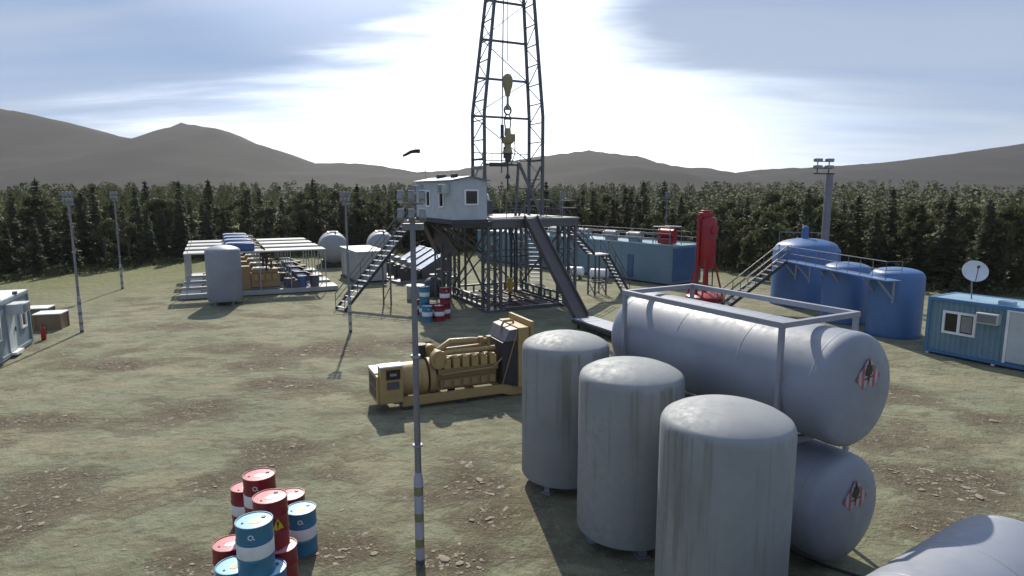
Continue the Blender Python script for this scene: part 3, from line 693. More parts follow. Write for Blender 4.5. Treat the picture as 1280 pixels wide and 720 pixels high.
def acbox(parent, p, out, w=.75, h=.5, d=.45):
    o = Vector((out[0], out[1], 0)); s = Vector((-out[1], out[0], 0)); p = Vector(p); m = MB()
    def bx(u0, u1, z0, z1, d0, d1, m):
        vs = [p + s * u + Vector((0, 0, z)) + o * d_ for z in (z0, z1) for u, d_ in ((u0, d0), (u1, d0), (u1, d1), (u0, d1))]
        m.add(vs, [(3, 2, 1, 0), (4, 5, 6, 7), (0, 1, 5, 4), (1, 2, 6, 5), (2, 3, 7, 6), (3, 0, 4, 7)])
    bx(-w / 2, w / 2, -h / 2, h / 2, 0, d, m); a = obj('air_conditioner', m, MAT['panel'], parent, .015)
    g = MB()
    for k in range(6): bx(-w / 2 + .05, w / 2 - .05, -h / 2 + .06 + k * (h - .1) / 6, -h / 2 + .1 + k * (h - .1) / 6, d, d + .012, g)
    bx(-w / 2 + .05, w / 2 - .05, -h / 2 + .05, h / 2 - .05, d - .002, d + .004, g)
    obj('grille', g, MAT['lampbody'], a)
def corr(x0, x1, y0, y1, z0, z1, pitch=.19, dep=.035):
    """closed shell with corrugated side walls"""
    pts = []
    def side(ax, ay, bx_, by_):
        L = math.hypot(bx_ - ax, by_ - ay); n = max(1, int(L / pitch)); ux, uy = (bx_ - ax) / L, (by_ - ay) / L; nx, ny = uy, -ux
        for k in range(n):
            for f, d in ((.0, 0), (.35, 0), (.5, dep), (.85, dep)):
                q = (k + f) / n * L; pts.append((ax + ux * q - nx * d, ay + uy * q - ny * d))
    side(x0, y0, x1, y0); side(x1, y0, x1, y1); side(x1, y1, x0, y1); side(x0, y1, x0, y0)
    return MB().prism(pts, z0, z1)
def build_dog():
    # frame origin at near corner; x along the short front wall, y along the long left wall
    t = thing('site_cabin', 'pale grey panelled cabin with three small dark windows raised on the rig platform', 'cabin', rig_frame(-2.45, -.85, 5.37), TH)
    W, L, H = 2.02, 6.1, 2.22
    obj('wall', corr(0, W, 0, L, .12, H, .3, .012), MAT['cabin'], t)
    obj('floor_frame', MB().box(-.05, W + .05, -.05, L + .05, 0, .12), MAT['darksteel'], t)
    m = MB(); e = .16
    for s0, s1, z0, z1 in ((-e, W / 2, H, H + .22), (W / 2, W + e, H + .22, H)):
        vs = [(s0, -e, z0), (s1, -e, z1), (s1, L + e, z1), (s0, L + e, z0), (s0, -e, z0 + .06), (s1, -e, z1 + .06), (s1, L + e, z1 + .06), (s0, L + e, z0 + .06)]
        m.add(vs, [(3, 2, 1, 0), (4, 5, 6, 7), (0, 1, 5, 4), (1, 2, 6, 5), (2, 3, 7, 6), (3, 0, 4, 7)])
    obj('roof', m, paint('slate_blue_roof', (.13, .19, .24), .4, .1, (.12, .12, .12), .4, .9), t)
    obj('gable', MB().add([(0, 0.0, H), (W, 0.0, H), (W / 2, 0.0, H + .22), (0, .04, H), (W, .04, H), (W / 2, .04, H + .22)], [(0, 1, 2), (5, 4, 3), (0, 3, 4, 1)]), MAT['cabin'], t)
    window(t, (W / 2 + .08, 0, 1.34), .84, .86, (0, -1), fr=.085)
    for y in (1.7, 3.9): window(t, (0, y, 1.25), .72, .98, (-1, 0), fr=.09)
    for y in (.85, 5.2): acbox(t, (0, y, 1.8), (-1, 0), .7, .5, .42)
    obj('antenna', MB().tube((.2, 4.9, H), (.2, 4.9, H + .85), .012, n=5), MAT['darksteel'], t)
    for y, w in ((3.6, .5), (1.3, .3)): obj('roof_vent', MB().box(.55, .55 + w, y, y + .4, H + .16, H + .42), MAT['darksteel'], t, .02)
    obj('roof_lamp', MB().box(1.2, 1.75, -.05, .1, H + .62, H + .8).tube((1.45, .03, H + .2), (1.45, .03, H + .65), .02, n=6), MAT['lampbody'], t)
    w = thing('windsock', 'small dark red windsock blowing above the roof of the raised cabin', 'windsock', rig_frame(-2.2, 5.3, 5.37 + H), TH)
    obj('mast', MB().tube((0, 0, 0), (0, 0, 1.9), .005, n=5), MAT['lampbody'], w)
    obj('sock', MB().path([(0.02, 0, 1.91), (-.25, -.02, 1.91), (-.55, -.04, 1.85), (-.85, -.05, 1.69), (-1.05, -.05, 1.6)], [.135, .12, .1, .085, .07], 10), paint('windsock_cloth', (.035, .012, .012), .8, 0), w)
build_dog()

# ------------------------------------------------------------------ stairs
def tread(c, s, fl):
    a, b, u = s * .93, fl * .14, Vector((0, 0, .025))
    return [c + i * a + j * b + k * u for k in (-1, 1) for i, j in ((-1, -1), (1, -1), (1, 1), (-1, 1))], [(3, 2, 1, 0), (4, 5, 6, 7), (0, 1, 5, 4), (1, 2, 6, 5), (2, 3, 7, 6), (3, 0, 4, 7)]
def stair(parent, P, Q, w, n, treadmat='roofwhite', rails=(True, True), strmat='darksteel', rh=.95):
    """straight flight between world/local points P (foot) and Q (top)"""
    P, Q = Vector(P), Vector(Q); d = Q - P; s = Vector((-d.y, d.x, 0)).normalized() * (w / 2); fl = Vector((d.x, d.y, 0)).normalized()
    m = MB()
    for k in (-1, 1): m.bar(P + s * k, Q + s * k, .05, .17)
    obj('stringer', m, MAT[strmat], parent)
    m = MB()
    for k in range(n):
        c = P.lerp(Q, (k + .6) / n); m.add(*tread(c, s, fl))
    obj('treads', m, MAT[treadmat], parent)
    for k, on in zip((-1, 1), rails):
        if not on: continue
        m = MB(); u = Vector((0, 0, rh)); m.tube(P + s * k + u, Q + s * k + u, .03, n=7); m.tube(P + s * k + u * .55, Q + s * k + u * .55, .024, n=6)
        nn = max(2, int(d.length / 1.1))
        for j in range(nn + 1):
            c = P.lerp(Q, j / nn) + s * k; m.tube(c, c + u, .024, n=6)
        obj('handrail', m, MAT['steel'], parent)
def build_stairs():
    t = thing('steel_staircase', 'long single steel flight climbing from the grass to the raised cabin', 'stairs', (-10.2, 37.4, 0), 0)
    top = (3.75, 3.9, 5.2)
    stair(t, (0, 0, .05), top, 1.0, 18, strmat='darksteel')
    for k in (-.4, .4):
        obj('support_post', MB().bar((2.35 + k * .7, 2.35 - k * .6, 0), (2.35 + k * .7, 2.35 - k * .6, 3.0), .09, .09, (0, 1, 0)), MAT['steel'], t)
    obj('support_tie', MB().bar((2.07, 2.59, 1.2), (2.63, 2.11, 1.2), .06).bar((2.07, 2.59, .2), (2.63, 2.11, 1.2), .04), MAT['steel'], t)
    m = MB().box(3.45, 4.6, 3.5, 4.9, 5.14, 5.22, R(27)); obj('landing', m, MAT['roofwhite'], t)
    # right-hand stairs with landing
    o = rig_frame(6.2, 2.7); t = thing('landing_staircase', 'steel stairs in two flights with a square landing on the right side of the rig', 'stairs', o, TH)
    stair(t, (2.75, 0, 2.85), (0, 0, 5.42), .9, 11, 'frame')
    stair(t, (5.75, 0, .03), (3.85, 0, 2.82), .9, 11, 'frame')
    obj('landing', MB().box(2.75, 3.85, -.5, .5, 2.78, 2.86), MAT['roofwhite'], t)
    m = MB()
    for x in (2.85, 3.75):
        for y in (-.42, .42): m.bar((x, y, 0), (x, y, 2.78), .09, .09, (0, 1, 0))
    obj('support', m, MAT['steel'], t)
    m = MB()
    for x0, y0, x1, y1 in ((2.85, -.42, 3.75, -.42), (2.85, .42, 3.75, .42), (2.85, -.42, 2.85, .42), (3.75, -.42, 3.75, .42)):
        m.bar((x0, y0, .95), (x1, y1, .95), .07).bar((x0, y0, .1), (x1, y1, .9), .05)
    obj('brace', m, MAT['steel'], t)
    # second, steeper flight further back
    o = rig_frame(6.25, 6.2); t = thing('back_staircase', 'steep steel flight behind the two-flight stairs at the back right corner of the rig', 'stairs', o, TH)
    stair(t, (2.2, 3.4, .03), (0, 0, 5.4), .9, 16, 'frame')
build_stairs()

# ------------------------------------------------------------------ tanks
def vtank_mb(r=1.03, h=3.48, z0=.25):
    dome = [(r * math.sin(a), h - .16 + .16 * 0 + .0 + (.27) * (math.cos(a) - .0) - .0) for a in [R(x) for x in (62, 50, 38, 26, 14, 4)]]
    prof = [(.02, z0 + .02), (r * .85, z0), (r * .975, z0 + .02), (r, z0 + .07), (r, h - .2), (r * .998, h - .12), (r * .985, h - .06), (r * .955, h - .005)] + [(r * .94 * math.sin(R(x)) / math.sin(R(62)), h + .01 + .24 * (math.cos(R(x)) - math.cos(R(62))) / (1 - math.cos(R(62)))) for x in (60, 50, 38, 26, 14, 3)]
    return MB().lathe(prof, 56)
def vtank(loc, label, group, mat='tank'):
    t = thing('vertical_tank', label, 'tank', loc, R(random.uniform(0, 40)), group)
    obj('shell', vtank_mb(), MAT[mat], t)
    for k in range(4):
        a = R(40 + 90 * k); c = Vector((.72 * math.cos(a), .72 * math.sin(a), 0))
        obj('leg', MB().box(c.x - .07, c.x + .07, c.y - .07, c.y + .07, 0, .29, a).box(c.x - .13, c.x + .13, c.y - .13, c.y + .13, 0, .03, a), MAT['frame'], t)
    return t
v0 = vtank((1.27, 14.8, 0), 'grey upright cylindrical tank beside the yellow generator, farthest of the three', 'upright grey tanks')
dup(v0, (2.36, 12.25, 0), 1.1, 'grey upright cylindrical tank standing between the two other upright tanks')
dup(v0, (3.4, 9.7, 0), 2.3, 'grey upright cylindrical tank nearest to the viewer, in front of the stacked tanks')
vtank((-18.1, 39.9, 0), 'grey upright cylindrical tank standing in front of the open white pump shelters', 'upright grey tanks', 'htank')

def htank_mb(r, L0, L1, n=52, dome=.38):
    """horizontal tank along x from L0 to L1 with rounded dished ends"""
    M = Matrix.Rotation(R(90), 4, 'Y'); Ls = L1 - L0
    end = [(r * .02, 0), (r * .35, .03), (r * .6, .085), (r * .78, .165), (r * .9, .26), (r * .965, .36), (r * .993, .47), (r, .6)]
    prof = [(a, L0 + b * dome / .6) for a, b in end] + [(a, L1 - b * dome / .6) for a, b in reversed(end)]
    return MB().lathe(prof, n, M)
def seams(parent, r, xs, mat='htank'):
    for x in xs: obj('weld_seam', MB().lathe([(r - .0015, x - .016), (r + .0045, x - .006), (r + .0045, x + .006), (r - .0015, x + .016)], 52, Matrix.Rotation(R(90), 4, 'Y')), MAT[mat], parent)
def placard(parent, x, s=.36):
    """diamond warning sign: red and white upright stripes, black flame, black bar; lies in the plane x = const"""
    m = MB(); m2 = MB(); nst = 9
    for k in range(-4, 5):
        y0, y1 = (k - .5) * 2 * s / nst, (k + .5) * 2 * s / nst
        h0, h1 = s - abs(y0), s - abs(y1)
        if k == 0: poly = [(y0, -h0), (0, -s), (y1, -h1), (y1, h1), (0, s), (y0, h0)]
        else: poly = [(y0, -h0), (y1, -h1), (y1, h1), (y0, h0)]
        tgt = m if k % 2 == 0 else m2
        M = Matrix.Translation((x, 0, .3)) @ Matrix(((0, 0, 1, 0), (1, 0, 0, 0), (0, 1, 0, 0), (0, 0, 0, 1)))
        if abs(h0) < 1e-6: poly = [(y0, 0)] + [(y1, -h1), (y1, h1)]
        tgt.prism([(a, b) for a, b in poly if True], 0, .012, M)
    p = obj('hazard_placard', m2, MAT['stripewhite'], parent); obj('red_stripes', m, MAT['stripered'], p)
    fl = [(-.12, .02), (-.14, .1), (-.09, .2), (-.1, .27), (-.03, .24), (-.03, .36), (.04, .28), (.06, .2), (.1, .24), (.13, .12), (.1, .03), (.03, 0), (-.06, 0)]
    M = Matrix.Translation((x + .013, 0, .28)) @ Matrix(((0, 0, 1, 0), (1, 0, 0, 0), (0, 1, 0, 0), (0, 0, 0, 1)))
    k = s / .36 * .82; M = Matrix.Translation((0, 0, .05)) @ M
    mm = MB().prism([(a * k, b * k) for a, b in fl], 0, .006, M).prism([(-.14 * k, -.08 * k), (.15 * k, -.03 * k), (.15 * k, .0 * k), (-.14 * k, -.05 * k)], 0, .006, M).prism([(.0, -.12 * k), (.03 * k, -.12 * k), (.03 * k, 0), (.0, 0)], 0, .006, M)
    obj('flame_symbol', mm, MAT['black'], p)
TT = R(29.5); AX = TT - R(90)        # stacked tanks lie along this heading (towards the viewer)
MID = (4.67, 13.54)
def build_stack():
    t = thing('framed_tank', 'long grey horizontal tank lying on top of another inside a square steel frame', 'tank', (MID[0], MID[1], 0), AX)
    c = obj('shell', htank_mb(1.05, -2.95, 3.15), MAT['htank'], t); c.location = (0, 0, 3.5)
    placard(c, 3.13, .35); seams(c, 1.05, (-2.5, -.6, 1.1, 2.7))
    hw, hl, zt = 1.08, 2.16, 4.66
    for s in (-1, 1):
        for e in (-1, 1):
            obj('post', MB().box(e * hl - .042, e * hl + .042, s * hw - .042, s * hw + .042, 0, zt - .05), MAT['frame'], t)
    m = MB()
    for s in (-1, 1): m.box(-hl - .055, hl + .055, s * hw - .055, s * hw + .055, zt - .05, zt + .055)
    for e in (-1, 1): m.box(e * hl - .05, e * hl + .05, -hw + .056, hw - .056, zt - .047, zt + .052)
    obj('top_rail', m, MAT['frame'], t)
    m = MB()
    for e in (-1, 1): m.box(e * hl - .046, e * hl + .046, -hw + .052, hw - .052, 2.36, 2.48)
    for s in (-1, 1): m.box(-hl + .052, hl - .052, s * hw - .046, s * hw + .046, 2.36, 2.46)
    for e in (-1.1, 1.1): m.box(e * hl * .6 - .1, e * hl * .6 + .1, -.75, .75, 2.3, 2.72)
    obj('cradle', m, MAT['frame'], t)
    t2 = thing('horizontal_tank', 'grey horizontal tank lying on the ground underneath the framed tank', 'tank', (MID[0] + .02, MID[1], 0), AX)
    c = obj('shell', htank_mb(1.03, -2.95, 3.08), MAT['htank'], t2); c.location = (0, 0, 1.22); placard(c, 3.06, .35); seams(c, 1.03, (-2.5, -.6, 1.1, 2.62))
    for e in (-1.6, 1.6): obj('saddle', MB().box(e - .15, e + .15, -.8, .8, 0, .42), MAT['frame'], t2)
    t3 = thing('horizontal_tank', 'grey horizontal tank lying alone on the grass at the near right corner', 'tank', (6.3, 8.05, 0), R(33))
    c = obj('shell', htank_mb(1.05, -1.75, 1.75), MAT['htank'], t3); c.location = (0, 0, 1.15); seams(c, 1.05, (-1.34, 0, 1.34))
    for e in (-.9, .9): obj('saddle', MB().box(e - .15, e + .15, -.8, .8, 0, .38), MAT['frame'], t3)
    t4 = thing('ground_hose', 'thin dark hose lying on the ground between the lower stacked tank and the lone tank', 'hose', (5.9, 10.6, 0), 0)
    obj('tubing', MB().path([(-.5, 1.1, .05), (0, .55, .045), (.45, .2, .045), (.8, -.3, .045), (.7, -.9, .045)], .03, 7), MAT['darksteel'], t4)
    obj('coupling', MB().tube((.77, -.38, .05), (.78, -.55, .05), .045, n=8), MAT['steel'], t4)
build_stack()

# blue tanks
def build_blue():
    data = (((18.45, 40.0), 1.95, 3.55, 'largest blue upright tank with a domed top and a pipe stub'), ((18.2, 34.5), 1.2, 2.95, 'smaller blue upright tank between the largest blue tank and the nearest one'), ((18.95, 31.2), 1.2, 3.05, 'smaller blue upright tank nearest to the blue container office'))
    for i, ((x, y), r, h, lab) in enumerate(data):
        t = thing('blue_tank', lab, 'tank', (x, y, 0), R(40 * i), None)
        dh = .6 if i == 0 else .3
        prof = [(r, 0), (r, h - .18), (r * .985, h - .08), (r * .94, h)] + [(r * .94 * math.cos(R(a)), h + dh * math.sin(R(a))) for a in (12, 25, 40, 55, 70, 80, 89)]
        obj('shell', MB().lathe(prof, 56), MAT['blue'], t)
        obj('base_ring', MB().lathe([(r + .06, 0), (r + .06, .1), (r + .004, .1)], 56), MAT['muddark'], t)
        if i == 0:
            obj('vent_pipe', MB().tube((-.15, 0, h + .4), (-.15, 0, h + 1.25), .2, n=16).lathe([(.2, 0), (.14, .1), (.02, .13)], 16, Matrix.Translation((-.15, 0, h + 1.25))), MAT['blue'], t)
            obj('top_rail', MB().tube((-1.5, .6, h + .3), (-1.5, .6, h + .95), .025, n=6).tube((-1.5, .6, h + .95), (.9, -.5, h + .95), .025, n=6).tube((.9, -.5, h + .35), (.9, -.5, h + .95), .025, n=6), MAT['pole'], t)
    t = thing('tank_walkway', 'narrow railed walkway with a flight of steps along the left sides of the blue tanks', 'walkway', (17.75, 29.5, 0), math.atan2(9.3, -1.15))
    Lw, Z = 9.4, 2.86        # local x runs back along the tanks, +y is the side away from the tanks
    obj('walk_plate', MB().box(0, Lw, -.42, .42, Z, Z + .06), MAT['blue'], t)
    def rl(pts, nm='handrail'):
        m = MB()
        for p, q in zip(pts, pts[1:]):
            P, Q = Vector(p), Vector(q); n = max(1, int((Q - P).length / .85))
            for k in range(n + 1):
                c = P.lerp(Q, k / n); m.tube(c, c + Vector((0, 0, .85)), .015, n=6)
            for hz in (.85, .45, .1): m.tube(P + Vector((0, 0, hz)), Q + Vector((0, 0, hz)), .02, n=6)
        obj(nm, m, MAT['pole'], t)
    rl([(.02, -.4, Z + .1), (.02, .4, Z + .1), (Lw - 1.1, .4, Z + .1)]); rl([(Lw, .4, Z + .1), (Lw, -.4, Z + .1)])
    for x in (.5, 1.6, 4.2, 5.2, 7.4, 8.8):
        obj('bracket', MB().bar((x, .38, Z - .02), (x, -.45, Z - .95), .08).bar((x, -.42, Z - 1.1), (x, -.42, Z), .08, .08, (0, 1, 0)), MAT['frame'], t)
    ct, sn = math.cos(t.rotation_euler.z), math.sin(t.rotation_euler.z)
    stair(t, (Lw - .55, 4.2, .03), (Lw - .55, .42, Z + .06), .95, 12, 'frame')
build_blue()

# ------------------------------------------------------------------ red silo
def build_silo():
    t = thing('red_silo', 'narrow bright red upright vessel standing on splayed legs over a round red base', 'silo', (12.6, 41.3, 0), R(20))
    obj('vessel', MB().lathe([(.1, 2.0), (.4, 2.1), (.56, 2.35), (.56, 5.2), (.5, 5.32), (.45, 5.4), (.02, 5.42)], 36), MAT['red'], t)
    obj('side_column', MB().tube((-.66, .05, .3), (-.66, .05, 5.55), .11, n=16).tube((-.66, .05, 5.5), (-.3, .05, 5.6), .1, n=12), MAT['red'], t)
    obj('top_flange', MB().box(-.6, .2, -.25, .25, 5.42, 5.72).box(-.5, .05, -.2, .2, 5.72, 5.84), MAT['red'], t, .03)
    obj('manhole', MB().tube((.05, -.58, 4.6), (.05, -.72, 4.6), .26, n=18), MAT['red'], t)
    for k in range(4):
        a = R(45 + 90 * k); c, s = math.cos(a), math.sin(a)
        obj('leg', MB().bar((c * .5, s * .5, 2.6), (c * 1.12, s * 1.12, .25), .11), MAT['red'], t)
    obj('discharge_pipe', MB().tube((0, 0, .3), (0, 0, 2.1), .09, n=12), MAT['red'], t)
    obj('base', MB().lathe([(1.15, 0), (1.2, .08), (1.2, .3), (1.1, .36), (.6, .5), (.02, .52)], 36), MAT['red'], t)
    obj('pipe_arm', MB().tube((-.9, 0, 4.5), (-1.35, -.1, 4.5), .05, n=8), MAT['darksteel'], t)
    obj('riser_pipe', MB().tube((.7, .2, .4), (.64, .2, 3.6), .04, n=8), MAT['darksteel'], t)
build_silo()

# ------------------------------------------------------------------ blue mud tank block
def build_mud():
    ang = math.atan2(.785, -.62)          # long face runs this way from the near corner
    t = thing('mud_tank_block', 'long blue steel tank building behind the rig with railings along its roof', 'tank building', (11.9, 47.5, 0), ang)
    L, W, H = 25.0, 3.7, 3.0      # local x = along face, y negative = to the right/back
    m = MB().box(0, L, -W, 0, .12, H)
    for k in range(6): m.box(k * L / 5 - .04 if k else 0.0, min(L, k * L / 5 + .04), .003, .04, .12, H - .1)
    obj('shell', m, MAT['mud'], t, .03)
    obj('roof_edge', MB().box(-.03, L + .03, -.06, .03, H, H + .09).box(-.03, L + .03, -W - .03, -W + .06, H, H + .09), MAT['roofblue'], t)
    obj('end_panel', MB().box(-.03, -.004, -W + .15, -.15, .3, H - .2), MAT['muddark'], t)
    obj('skid', MB().box(.1, L - .1, -W + .1, -.1, 0, .12), MAT['darksteel'], t)
    d = obj('door', MB().box(3.7, 4.3, .004, .06, .3, 2.1), MAT['muddark'], t); obj('handle', MB().box(4.18, 4.22, .06, .1, 1.1, 1.3), MAT['steel'], d)
    m = MB()
    for y in (-.15, -W + .15):
        P, Q = Vector((.3, y, H)), Vector((L - .3, y, H))
        for k in range(19): c = P.lerp(Q, k / 18); m.tube(c, c + Vector((0, 0, .9)), .022, n=6)
        for hz in (.9, .5): m.tube(P + Vector((0, 0, hz)), Q + Vector((0, 0, hz)), .022, n=6)
    obj('handrail', m, MAT['steel'], t)
    for k, x in enumerate((4.6, 7.2, 10.5, 14.2, 18)):
        g = obj('agitator', MB().tube((x - .6, -1.2, H + .5), (x + .6, -1.2, H + .5), .36, n=18).box(x - .5, x + .5, -1.45, -.95, H, H + .3).tube((x + .6, -1.2, H + .5), (x + .85, -1.2, H + .5), .25, n=14), MAT['tank_far'], t)
    fr = MB()
    for x in (.7, 2.3):
        for y in (-.6, -2.0): fr.tube((x, y, H), (x, y, H + 1.35), .04, n=7)
    for y in (-.6, -2.0): fr.tube((.7, y, H + 1.35), (2.3, y, H + 1.35), .05, n=7)
    for x in (.7, 2.3): fr.tube((x, -.6, H + 1.35), (x, -2.0, H + 1.35), .05, n=7)
    f = obj('degasser_frame', fr, MAT['pole'], t)
    obj('degasser', MB().tube((.8, -1.3, H + .85), (2.2, -1.3, H + .85), .35, n=16).box(.9, 2.1, -1.7, -.9, H + .05, H + .5), MAT['red'], f)
build_mud()
# small white cylinders by the blue block
for (x, y, lab) in ((6.9, 50.2, 'small white horizontal cylinder tank lying beside the foot of the right stairs'), (5.1, 51.6, 'small white horizontal cylinder tank half hidden by the right leg of the rig')):
    t = thing('small_tank', lab, 'tank', (x, y, 0), R(-22))
    obj('shell', htank_mb(.4, -.75, .75, 30, .14), MAT['roofwhite'], t).location = (0, 0, .62)
    for e in (-.45, .45): obj('saddle', MB().box(e - .06, e + .06, -.32, .32, 0, .35), MAT['darksteel'], t)

# ------------------------------------------------------------------ pump shelters (four in a row) on the left
def build_skid():
    t = thing('pump_shelter', 'open white shelter over a tan engine, nearest of the four in the row', 'pump shelter', (0, 0, 0), 0, 'white pump shelters in a row')
    L, W, H = 9.0, 2.0, 2.95
    obj('base_skid', MB().box(-.35, L + .75, .0, .32, .05, .36).box(-.35, L + .75, W - .32, W, .05, .36).box(-.35, .9, .33, W - .33, .12, .34).box(6.0, L + .75, .33, W - .33, .12, .34).box(.95, 5.95, .33, W - .33, .12, .28), MAT['roofgrey'], t, .01)
    m = MB().box(0, L, 0, .26, H, H + .09).box(0, L, W - .26, W, H, H + .09)
    for k in range(7): m.box(k * (L - .2) / 6, k * (L - .2) / 6 + .2, .27, W - .27, H + .005, H + .08)
    m.box(.25, L - .25, .3, W - .3, H + .082, H + .1)
    obj('roof', m, MAT['roofgrey'], t)
    for x in (.06, 2.2, 4.6, 6.6, L - .06):
        for y in (.06, W - .06): obj('post', MB().box(x - .028, x + .028, y - .028, y + .028, .36, H), MAT['roofgrey'], t)
    r = obj('radiator', MB().box(2.55, 4.35, .35, W - .35, H + .12, H + .62), MAT['radblue'], t, .04)
    obj('radiator_grille', MB().box(2.7, 4.2, .45, W - .45, H + .621, H + .66), MAT['contblue'], r)
    obj('radiator_pipe', MB().path([(4.35, .6, H + .45), (4.8, .6, H + .4), (5.0, .6, H + .1), (5.05, .6, 1.6)], .06, 8).path([(4.35, 1.4, H + .45), (4.7, 1.4, H + .5), (4.9, 1.4, H + .1), (4.95, 1.4, 1.6)], .06, 8), MAT['black'], r)
    e = obj('engine', MB().box(2.9, 4.0, .5, 1.5, .36, 1.95).box(4.02, 5.9, .45, 1.55, .5, 1.45).box(4.1, 5.8, .62, 1.38, 1.45, 1.75).box(2.5, 2.88, .6, 1.4, .4, 1.4), MAT['tan'], t, .04)
    m = MB()
    for k in range(4): m.box(4.15 + k * .42, 4.45 + k * .42, .36, .449, 1.0, 1.36)
    obj('cylinder_heads', m, MAT['yellow'], e)
    obj('rocker_cover', MB().box(4.2, 5.2, .68, 1.32, 1.751, 1.84), MAT['roofwhite'], e)
    obj('exhaust', MB().path([(5.4, 1, 1.75), (5.4, 1, 2.3), (5.9, 1, 2.35)], .09, 8), MAT['darksteel'], e)
    p = obj('pump', MB().box(6.2, 6.9, .55, 1.45, .36, 1.0).tube((6.95, .2, .6), (6.95, 1.8, .6), .3, n=16), MAT['shroud'], t, .02)
    for x, y in ((7.35, .5), (7.35, 1.45), (8.2, .5)):
        obj('cylinder', MB().tube((x, y, .36), (x, y, 1.1), .3, n=18).tube((x, y, 1.1), (x, y, 1.16), .33, n=18), MAT['radblue'] if x < 8 else MAT['shroud'], p)
    obj('manifold', MB().path([(6.6, 1, 1.0), (6.9, 1, 1.35), (7.6, 1, 1.35), (8.2, .9, 1.1)], .08, 8), MAT['darksteel'], p)
    return t
s0 = build_skid(); TS = R(25)
for k, lab in enumerate(('open white shelter over a tan engine, nearest of the four in the row', 'open white shelter over a tan engine, second from the front of the four', 'open white shelter over a tan engine, third from the front of the four', 'open white shelter over a tan engine, farthest back of the four in the row')):
    loc = (-21.3 - 3.45 * k * math.sin(TS), 41.3 + 3.45 * k * math.cos(TS), 0)
    if k == 0: s0.location = loc; s0.rotation_euler = (0, 0, TS)
    else: dup(s0, loc, TS, lab)

# two big horizontal tanks and the white box behind the shelters
def build_ht():
    t = thing('skid_tank', 'large grey horizontal tank on a skid at the wood edge, behind the pump shelters', 'tank', (-17.2, 61.5, 0), R(107), 'grey skid tanks at the wood edge')
    obj('shell', htank_mb(1.4, -2.4, 3.2, 40, .8), MAT['tank_far'], t).location = (0, 0, 1.75)
    obj('skid', MB().box(-2.2, 3.0, -1.2, -.9, 0, .35).box(-2.2, 3.0, .9, 1.2, 0, .35).box(-1.6, -1.2, -.88, .88, .05, .8).box(1.6, 2.0, -.88, .88, .05, .8), MAT['darksteel'], t)
    obj('hatch', MB().tube((-.6, 0, 3.1), (-.6, 0, 3.32), .3, n=16).box(-.3, 1.6, -.5, .5, 3.13, 3.2), MAT['roofwhite'], t)
    obj('valve', MB().tube((-1.6, -.2, 3.05), (-1.6, -.2, 3.3), .08, n=8), MAT['darksteel'], t)
    return t
h0 = build_ht(); dup(h0, (-12.9, 63.0, 0), R(103), 'large grey horizontal tank on a skid at the wood edge, behind the white box building')
def build_whitebox():
    t = thing('equipment_shed', 'small white box shed with a flat roof beside the pump shelters', 'shed', (-11.9, 48.9, 0), R(27))
    obj('wall', corr(0, 2.3, 0, 5.6, .15, 2.4, .4, .01), MAT['roofgrey'], t)
    obj('roof', MB().box(-.08, 2.38, -.08, 5.68, 2.4, 2.48), MAT['roofwhite'], t)
    obj('skid', MB().box(-.12, 2.42, -.05, 5.6, 0, .15), MAT['darksteel'], t)
    obj('door', MB().box(-.03, -.003, 3.6, 4.5, .25, 2.1), MAT['panel'], t)
build_whitebox()
# pump units with polished covers
def build_pump():
    t = thing('mud_pump', '', 'pump', (0, 0, 0), 0, 'pumps with polished sloping covers')
    obj('skid', MB().box(-.6, 4.6, -.75, .75, 0, .2), MAT['lampbody'], t, .02)
    obj('fluid_end', MB().box(.2, 1.2, -.6, .6, .2, 1.0).tube((.5, -.75, 1.05), (.5, .75, 1.05), .22, n=14).tube((-.15, -.4, .2), (-.15, -.4, 1.2), .16, n=12).lathe([(.02, 0), (.2, .05), (.26, .25), (.2, .45), (.02, .5)], 16, Matrix.Translation((-.15, .2, 1.0))), MAT['darksteel'], t)
    obj('pulsation_damper', MB().lathe([(.05, 0), (.3, .1), (.36, .35), (.28, .6), (.05, .68)], 18, Matrix.Translation((.8, 0, 1.0))), MAT['lampbody'], t)
    obj('liner_case', MB().tube((1.2, -.3, .7), (2.0, -.3, .75), .22, n=14).tube((1.2, .3, .7), (2.0, .3, .75), .22, n=14), MAT['darksteel'], t)
    m = MB().add([(1.5, -.62, .9), (4.3, -.62, .25), (4.3, -.62, 1.95), (3.7, -.62, 2.0), (1.5, .62, .9), (4.3, .62, .25), (4.3, .62, 1.95), (3.7, .62, 2.0), (1.5, -.62, .25), (1.5, .62, .25)],
                 [(8, 1, 2, 3, 0), (4, 7, 6, 5, 9), (0, 3, 7, 4), (3, 2, 6, 7), (2, 1, 5, 6), (8, 0, 4, 9)])
    obj('power_end', m, MAT['shroud'], t, .05)
    m = MB().add([(1.45, -.5, .95), (3.7, -.5, 2.06), (3.7, .5, 2.06), (1.45, .5, .95), (1.45, -.5, 1.0), (3.7, -.5, 2.11), (3.7, .5, 2.11), (1.45, .5, 1.0)], [(3, 2, 1, 0), (4, 5, 6, 7), (0, 1, 5, 4), (1, 2, 6, 5), (2, 3, 7, 6), (3, 0, 4, 7)])
    m.tube((3.9, -.5, 1.9), (3.9, .5, 1.9), .3, n=16)
    obj('cover', m, MAT['silver'], t, .02)
    return t
p0 = build_pump()
for k, lab in enumerate(('dark pump with a polished sloping cover, nearest the barrels beside the rig', 'dark pump with a polished sloping cover, second back from the barrels', 'dark pump with a polished sloping cover, third back from the barrels', 'dark pump with a polished sloping cover, farthest back beside the white shed')):
    loc = (-8.6 - .85 * k, 49.4 + 1.9 * k, 0)
    if k == 0: p0.location = loc; p0.rotation_euler = (0, 0, R(38)); p0['label'] = lab
    else: dup(p0, loc, R(38), lab)
